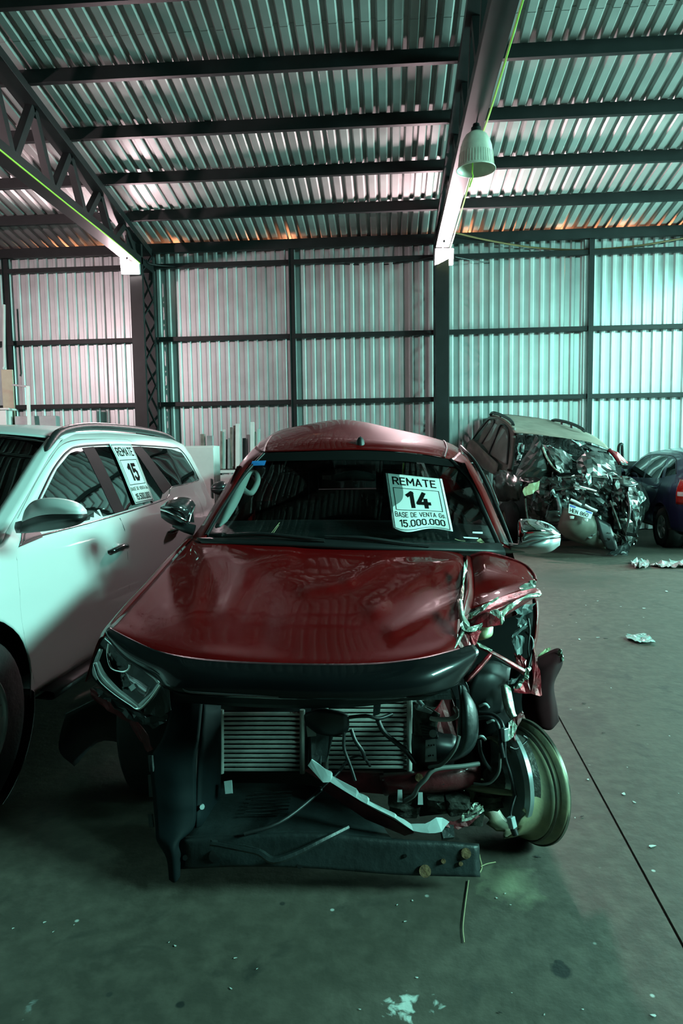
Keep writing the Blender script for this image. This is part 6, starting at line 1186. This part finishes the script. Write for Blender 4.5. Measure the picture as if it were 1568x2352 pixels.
patch('crushed_corner', [[(1398, 1096, 9.9), (1430, 1092, 9.85), (1462, 1106, 10.0), (1478, 1118, 10.3)], [(1404, 1140, 9.8), (1436, 1136, 9.7), (1470, 1140, 9.85), (1490, 1150, 10.3)], [(1408, 1190, 9.75), (1438, 1190, 9.65), (1466, 1186, 9.8), (1482, 1180, 10.3)], [(1412, 1235, 9.75), (1436, 1236, 9.65), (1455, 1230, 9.8), (1466, 1215, 10.2)], [(1400, 1272, 9.75), (1424, 1272, 9.7), (1440, 1264, 9.8), (1448, 1250, 10.1)]], MT['wreck'], WK, n=4, px=True, solid=.01, smooth=False, fn=wrinkle(.05, 5))
# loose crumpled strips over the nose
k = 0
for i in range(70):
    x = rnd.uniform(1215, 1480); y = rnd.uniform(1094, 1250)
    if 1195 < x < 1300 and y > 1150: continue
    if x < 1290 and y > 1215: continue
    if abs(x - 1332) < 36 and abs(y - 1174) < 28: continue
    if 1190 < x < 1248 and y < 1145: continue
    m = rnd.choice((MT['wreck'], MT['wreck'], MT['grime'], MT['black'], MT['shard'], MT['engine']))
    shard(x, y, rnd.uniform(7, 17), 9.62 + rnd.uniform(-.05, .08), m, 'crumpled_piece', rnd.uniform(.15, .5), 200 + i, rnd.choice((rnd.uniform(1.0, 2.0), rnd.uniform(-.4, .5))))
for pts, r, m in ([[(1316, 1114, 9.6), (1340, 1120, 9.6), (1368, 1128, 9.62)], .022, MT['chrome']], [[(1320, 1118, 9.6), (1345, 1124, 9.6)], .015, MT['plate']], [[(1276, 1126, 9.7), (1320, 1120, 9.65), (1370, 1132, 9.62)], .012, MT['engine']], [[(1290, 1098, 9.8), (1340, 1094, 9.75), (1400, 1098, 9.8), (1450, 1100, 9.85)], .014, MT['engine']], [[(1412, 1110, 9.65), (1440, 1116, 9.6), (1462, 1112, 9.7)], .02, MT['grime']], [[(1400, 1150, 9.65), (1412, 1180, 9.6), (1424, 1215, 9.6)], .016, MT['engine']], [[(1440, 1130, 9.6), (1446, 1170, 9.55), (1440, 1210, 9.55)], .018, MT['wreck']], [[(1206, 1145, 9.95), (1208, 1172, 9.95), (1212, 1196, 9.95)], .014, MT['engine']], [[(1262, 1110, 9.8), (1264, 1140, 9.8), (1256, 1180, 9.85)], .014, MT['grime']], [[(1276, 1136, 9.75), (1284, 1160, 9.7), (1286, 1186, 9.7)], .03, MT['shred']], [[(1380, 1196, 9.68), (1400, 1220, 9.65), (1416, 1232, 9.65)], .02, MT['engine']]):
    ptube('bent_bar', pts, r, m, WK)
sheet('yellow_lens', [(1200, 1122, 9.75), (1216, 1112, 9.72), (1238, 1104, 9.72), (1236, 1124, 9.72), (1224, 1134, 9.72), (1204, 1140, 9.75)], MT['yellowish'], WK, crumple=.01, seed=2)
sheet('pale_lens', [(1466, 1128, 9.55), (1476, 1130, 9.56), (1482, 1146, 9.58), (1470, 1158, 9.56), (1464, 1148, 9.55)], MT['shard'], WK, crumple=.01, seed=4)
lump('burst_headlamp', 1272, 1186, 9.75, .10, .09, .08, MT['wreck'], 9, WK)
MT['bumper'] = mat('dusty_bumper', (.16, .155, .125), .6, var=.5, scale=5)
patch('bumper_skin', [[(1292, 1166, 9.70), (1320, 1170, 9.58), (1364, 1186, 9.62)], [(1284, 1196, 9.68), (1320, 1200, 9.54), (1372, 1210, 9.6)], [(1282, 1216, 9.76), (1320, 1226, 9.62), (1380, 1240, 9.66)], [(1300, 1236, 9.9), (1340, 1250, 9.76), (1395, 1262, 9.76)]], MT['bumper'], WK, n=4, px=True, solid=.01)
patch('torn_undertray', [[(1366, 1186, 9.6), (1400, 1204, 9.6)], [(1378, 1230, 9.58), (1414, 1244, 9.58)], [(1392, 1262, 9.62), (1420, 1270, 9.62)]], MT['black'], WK, n=4, px=True, solid=.01)
for pts in ([(1392, 1274, 9.62), (1410, 1262, 9.6), (1436, 1246, 9.6), (1450, 1238, 9.62), (1446, 1262, 9.62), (1424, 1274, 9.62)], [(1408, 1276, 9.58), (1430, 1266, 9.58), (1446, 1266, 9.6), (1440, 1275, 9.6)]): sheet('dragging_scrap', pts, MT['grime'], WK, crumple=.012, seed=int(pts[0][0]))
# number plate
pc = [np.array(q) for q in ((1306.5, 1157, 9.44), (1361.5, 1177, 9.44), (1356, 1192, 9.42), (1305, 1178, 9.42))]
def SP(u, v, off): q = (pc[0] * (1 - u) + pc[1] * u) * (1 - v) + (pc[3] * (1 - u) + pc[2] * u) * v; return cp(q[0], q[1], q[2] - off)
V, F = grid_vf(np.array([[SP(u, v, 0) for u in np.linspace(0, 1, 5)] for v in np.linspace(0, 1, 5)])); npl = mk('number_plate', V, F, MT['plate'], WK, solid=.004)
MT['platebar'] = mat('plate_blue', (.02, .06, .45), .5)
for (u0, u1) in ((.04, .28), (.72, .97)):
    V, F = grid_vf(np.array([[SP(u, v, .006) for u in (u0, u1)] for v in (.05, .26)])); mk('plate_band', V, F, MT['platebar'], npl)
tv, tf = text_mesh('HEN 860', .15); A = np.array(tv); lo, hi = A.min(0), A.max(0)
mk('plate_lettering', [SP(.06 + .80 * (p[0] - lo[0]) / (hi[0] - lo[0]), .88 - .50 * (p[1] - lo[1]) / (hi[1] - lo[1]), .007) for p in A], tf, MT['ink'], npl)
ptube('plate_frame', [(1310, 1148, 9.46), (1322, 1153, 9.45), (1334, 1160, 9.45)], .02, MT['plate'], WK, steps=1); ptube('plate_frame', [(1342, 1160, 9.45), (1356, 1168, 9.45), (1370, 1174, 9.46)], .022, MT['silver'], WK, steps=1)
for x, y in ((1313, 1188), (1345, 1194)): lump('plate_lamp', x, y, 9.45, .028, .02, .02, MT['plate'], x, WK)
# tyres and hidden body behind
for x, y, D in ((1168, 1206, 11.3), (1425, 1210, 10.9)):
    c_ = cp(x, y, D); c_[2] = .34; lathe('tyre', [(.2, -.1), (.31, -.11), (.34, -.07), (.34, .07), (.31, .11), (.2, .1)], c_, (1, .1, 0), MT['rubber'], WK, n=36); lathe('rim', [(.2, .1), (.19, .06), (.05, .05), (0, .05)], c_, (-1, -.1, 0), MT['rimdark'], WK, n=30)
box('cabin_body', cp(1285, 1130, 11.75), (1.5, 1.5, .9), MT['black'], WK, ax=(_r0, fh, (0, 0, 1)))
ptube('door_stanchion', [(1421, 1060, 11.0), (1421, 1030, 11.0), (1424, 1022, 11.0), (1429, 1024, 11.0), (1430, 1058, 11.0)], .03, MT['grime'], WK)
sheet('red_quarter', [(1406, 1034, 10.9), (1418, 1038, 10.9), (1442, 1062, 11.0), (1430, 1070, 10.9), (1414, 1052, 10.85)], MT['redraw'], WK, crumple=.005); shard(1430, 1066, 12, 10.7, MT['shard'], 'glass_shard', .4, 301, .1)

# ================================================================== things along the back wall
def fbox(name, label, cat_, px0, px1, pyt, D, depth, m, zb=0.0, group=None, extra=None):
    a = cp(px0, pyt, D); b_ = cp(px1, pyt, D); zt = float((a[2] + b_[2]) / 2); cx = (a + b_) / 2; wd = np.linalg.norm((b_ - a)[:2]); c_ = np.array((cx[0], cx[1], 0)) + fh * depth / 2
    t = thing(name, label, cat_, (c_[0], c_[1], zb), group=group); box('body', (c_[0], c_[1], (zb + zt) / 2), (wd, depth, zt - zb), m, t, ax=(_r0, fh, (0, 0, 1)), bevel=.008)
    if extra: extra(t, c_, wd, depth, zb, zt)
    return t, c_, wd, zt
def cab_extra(t, c_, wd, dp, zb, zt):
    fr = c_ - fh * dp / 2
    box('door', (fr[0], fr[1], (zb + zt) / 2 + .03), (wd * .97, .02, (zt - zb) * .93), MT['board'], t, ax=(_r0, fh, (0, 0, 1))); q = fr + _r0 * wd * .4 - fh * .02; box('handle', (q[0], q[1], 1.0), (.02, .03, .3), MT['grey'], t, ax=(_r0, fh, (0, 0, 1)))
t, c_, wd, zt = fbox('white_cabinet', 'tall white cabinet standing behind the tail of the white SUV', 'cabinet', 402, 491, 1024, 10.6, .5, MT['board'], extra=cab_extra)
for x0, x1, yt, m, lab, cat_ in ((461, 470, 997, MT['timber'], 'short brown block on top of the white cabinet', 'block'), (476, 489, 1001, MT['grey'], 'small grey box on top of the white cabinet', 'box')):
    a = cp(x0, yt, 10.7); b_ = cp(x1, yt, 10.7); o = box('small_block' if cat_ == 'block' else 'small_box', ((a[0] + b_[0]) / 2, (a[1] + b_[1]) / 2, (zt + a[2]) / 2), (np.linalg.norm(b_ - a), .08, a[2] - zt), m); tag(o, lab, cat_)
# rack with offcuts leaning on the wall
rk = thing('timber_rack', 'low pale rack holding upright offcuts by the wall', 'rack', tuple(cg(-1.7, 12.3)))
a, b_ = cg(-2.25, 12.3), cg(-1.0, 12.3)
box('shelf', ((a + b_) / 2 + np.array((0, 0, 1.22))), (1.35, .5, .05), MT['board'], rk, ax=(_r0, fh, (0, 0, 1))); box('front_board', ((a + b_) / 2 - fh * .25 + np.array((0, 0, 1.05))), (1.35, .03, .22), MT['board'], rk, ax=(_r0, fh, (0, 0, 1)))
for s in (a + _r0 * .05, b_ - _r0 * .05):
    for q in (-.2, .2): beam('leg', s + fh * q, s + fh * q + np.array((0, 0, 1.2)), .05, .05, MT['grey'], rk)
box('lower_shelf', ((a + b_) / 2 + np.array((0, 0, .5))), (1.3, .48, .03), MT['board'], rk, ax=(_r0, fh, (0, 0, 1)))
offs = [(506, 511, 991, 'timber', 'thin brown'), (511, 518, 987, 'board', 'pale'), (519, 523, 1010, 'timber', 'short brown'), (523, 528, 1007, 'grey', 'short grey'), (528, 534, 982, 'timber', 'tall brown'), (536, 541, 978, 'timber', 'taller brown'), (541, 550, 974, 'board', 'wide pale'), (557, 565, 1007, 'steel', 'short black'), (566, 574, 999, 'grey', 'dark grey'), (575, 584, 970, 'board', 'tallest pale'), (585, 588, 992, 'timber', 'narrow brown'), (591, 597, 986, 'board', 'slim pale')]
for i, (x0, x1, yt, m, lab) in enumerate(offs):
    D = 12.3 + .05 * (i % 3); p1 = cp((x0 + x1) / 2, yt, D + .12); p0 = np.array(cp((x0 + x1) / 2 + 0.0, 1076, D - .05)); p0[2] = 1.262
    o = beam('timber_offcut', p0, p1, (x1 - x0) / FPX * D, .04, MT[m], up=tuple(fh)); tag(o, '%s offcut, number %s from the left on the timber rack' % (lab, ['one', 'two', 'three', 'four', 'five', 'six', 'seven', 'eight', 'nine', 'ten', 'eleven', 'twelve'][i]), 'offcut', 'offcuts on the timber rack')
# tall shelving with odds and ends behind the white car
sh = thing('storage_shelving', 'tall grey shelving behind the roof of the white SUV', 'shelf', tuple(cg(-5.6, 11.2)))
s0, s1 = cg(-6.6, 11.2), cg(-4.45, 11.2); zt = 1.96
for z in (.4, 1.2, zt): box('shelf_board', ((s0 + s1) / 2 + np.array((0, 0, z - .02))), (2.15, .55, .04), MT['grey'], sh, ax=(_r0, fh, (0, 0, 1)))
for s in (s0 + _r0 * .04, s1 - _r0 * .04):
    for q in (-.24, .24): beam('upright', s + fh * q, s + fh * q + np.array((0, 0, zt)), .05, .05, MT['grey'], sh)
def onshelf(name, label, cat_, x0, x1, yt, D, dp, m):
    a = cp(x0, yt, D); b_ = cp(x1, yt, D); c_ = (a + b_) / 2 + fh * dp / 2; o = box(name, (c_[0], c_[1], (zt + a[2]) / 2), (np.linalg.norm(b_ - a), dp, a[2] - zt), m, ax=(_r0, fh, (0, 0, 1)), bevel=.006); return tag(o, label, cat_)
onshelf('beige_board', 'beige upright board at the far left above the white SUV', 'board', 2, 28, 849, 11.2, .04, MT['beige'])
wb = thing('white_crate', 'pale lidded crate on the shelving at the left edge', 'crate', tuple(cp(0, 980, 10.98)))
a = cp(-50, 942, 10.95); b_ = cp(14, 942, 10.95); c_ = (a + b_) / 2 + fh * .1
box('body', (c_[0], c_[1], (zt + a[2]) / 2), (np.linalg.norm(b_ - a), .22, a[2] - zt), MT['board'], wb, ax=(_r0, fh, (0, 0, 1))); box('lid', (c_[0], c_[1], a[2] + .012), (np.linalg.norm(b_ - a) + .12, .27, .03), MT['board'], wb, ax=(_r0, fh, (0, 0, 1)))
onshelf('grey_box', 'long grey box lying on the shelving above the white SUV', 'box', 33, 128, 956, 11.1, .16, MT['grey'])
fr = thing('metal_frame', 'pale metal tube frame standing on the shelving', 'frame', tuple(cp(66, 975, 10.96)))
pz = lambda x, y, D: np.array((cp(x, y, D)[0], cp(x, y, D)[1], max(cp(x, y, D)[2], zt)))
beam('upright', cp(64, 887, 10.97), pz(67.5, 982, 10.97), .05, .05, MT['board'], fr); beam('top_rail', cp(29, 884, 11.0), cp(65, 888, 10.97), .03, .03, MT['grey'], fr); beam('foot', pz(18, 978, 10.98), pz(72, 978, 10.98), .04, .02, MT['board'], fr)
tag(tube('white_pipe', [cp(9, 700, 12.9), cp(9, 800, 12.9), cp(10, 842, 12.9), cp(7, 847, 12.9)], .03, MT['board'], steps=1), 'thin white pipe on the wall at the far left', 'pipe')
o = beam('wall_tag', cp(1355, 906, 12.85), cp(1355, 934, 12.85), .06, .02, MT['board']); tag(o, 'small white tag fixed to the post behind the wreck', 'tag')

# ================================================================== litter on the floor
def film(label, pts, seed, h=.02):
    P_ = [atZ(x, y, .012) for x, y in pts]; o = sheet('plastic_film', P_, MT['film'], None, solid=.002, px=False, cuts=5)
    r_ = random.Random(seed)
    for v in o.data.vertices: v.co.z += abs(r_.gauss(0, h)) ; v.co.x += r_.uniform(-.015, .015)
    tag(o, label, 'film', 'plastic film on the floor'); return o
film('flat piece of clear film on the floor right of the red car', [(1434, 1462), (1466, 1476), (1504, 1478), (1494, 1466), (1480, 1456), (1458, 1458)], 1, .008)
film('crumpled pale film ball in front of the blue car', [(1450, 1298), (1462, 1306), (1486, 1306), (1490, 1294), (1474, 1288), (1456, 1290)], 2, .028)
film('long crumpled strip of pale film below the blue car', [(1492, 1298), (1515, 1304), (1545, 1304), (1580, 1304), (1620, 1300), (1600, 1290), (1560, 1290), (1525, 1292)], 3, .025)
rnd = random.Random(23); chips = [(1425, 1393, 5), (1478, 1397, 9), (1530, 1358, 12), (1372, 1380, 6), (1345, 1390, 6), (1330, 1468, 12), (1372, 1464, 10), (1403, 1580, 5), (1352, 1625, 4), (1444, 1436, 4), (1440, 1762, 4), (1537, 1690, 5), (1350, 1790, 8), (1432, 1823, 14), (1456, 1842, 10), (1497, 1943, 20), (1558, 1822, 4), (1320, 1878, 5), (102, 2118, 8), (122, 2140, 6), (30, 2132, 6), (540, 2200, 9), (590, 2225, 6), (402, 2172, 8), (388, 2164, 5), (912, 2078, 6), (947, 2068, 6), (930, 2116, 8), (1140, 2062, 6), (1160, 2052, 5), (1172, 2078, 5), (957, 2245, 8), (826, 2318, 7), (1250, 2330, 7), (530, 2270, 10), (1500, 2332, 14), (1338, 2318, 6), (1175, 2280, 4), (170, 2124, 4), (690, 1990, 4)]
base = None
for i, (x, y, r) in enumerate(chips):
    c_ = atZ(x, y, .003); R_ = r / FPX * abs(1.5 / (ray(x, y)[2])) * .55
    if base is None:
        base = sheet('debris_chip', [(math.cos(a) * q, math.sin(a) * q, 0) for a, q in ((0, 1), (1.1, .7), (2.0, .9), (3.2, .8), (4.1, 1.0), (5.2, .6))], MT['chip'], None, solid=.3, px=False, cuts=0); o = base
    else: o = base.copy(); COL.objects.link(o)
    o.location = c_; o.scale = (R_, R_ * rnd.uniform(.35, .8), min(R_ * .25, .01)); o.rotation_euler = (0, 0, rnd.uniform(0, 3))
    tag(o, 'tiny pale chip of debris lying on the concrete floor', 'debris', 'pale chips on the floor')
for i, (x, y, r) in enumerate(((1235, 1968, 12), (1340, 1615, 9), (1385, 1683, 8), (1465, 1665, 7), (1336, 1875, 10), (1310, 1412, 8), (1390, 1466, 9), (1148, 2325, 9), (1230, 1966, 8))):
    o = base.copy(); o.data = base.data if i == 0 else o.data; COL.objects.link(o); c_ = atZ(x, y, .004); R_ = r / FPX * abs(1.5 / ray(x, y)[2]) * .6
    if i == 0: dk = base.data.copy(); dk.materials.clear(); dk.materials.append(MT['dark_chip'])
    o.data = dk; o.location = c_; o.scale = (R_, R_ * .4, min(R_ * .3, .012)); o.rotation_euler = (0, 0, rnd.uniform(-.5, .5)); tag(o, 'small dark crumb of dirt lying on the concrete floor', 'debris', 'dark crumbs on the floor')
def straw(label, pts, r=.0022): tag(tube('straw', [atZ(x, y, z) for x, y, z in pts], r, MT['straw'], n=5), label, 'straw', 'loose straws')
straw('long thin straw on the floor below the steel bar', [(1076, 2022, .004), (1068, 2080, .004), (1063, 2130, .004), (1066, 2165, .004)], .0018)
straw('short bent straw beside the right end of the steel bar', [(1098, 2010, .004), (1106, 1992, .02), (1102, 1972, .05), (1100, 1962, .07)], .003)
straw('straw sticking out sideways from the steel bar', [(1104, 1990, .03), (1118, 1984, .03), (1138, 1980, .03)], .002)
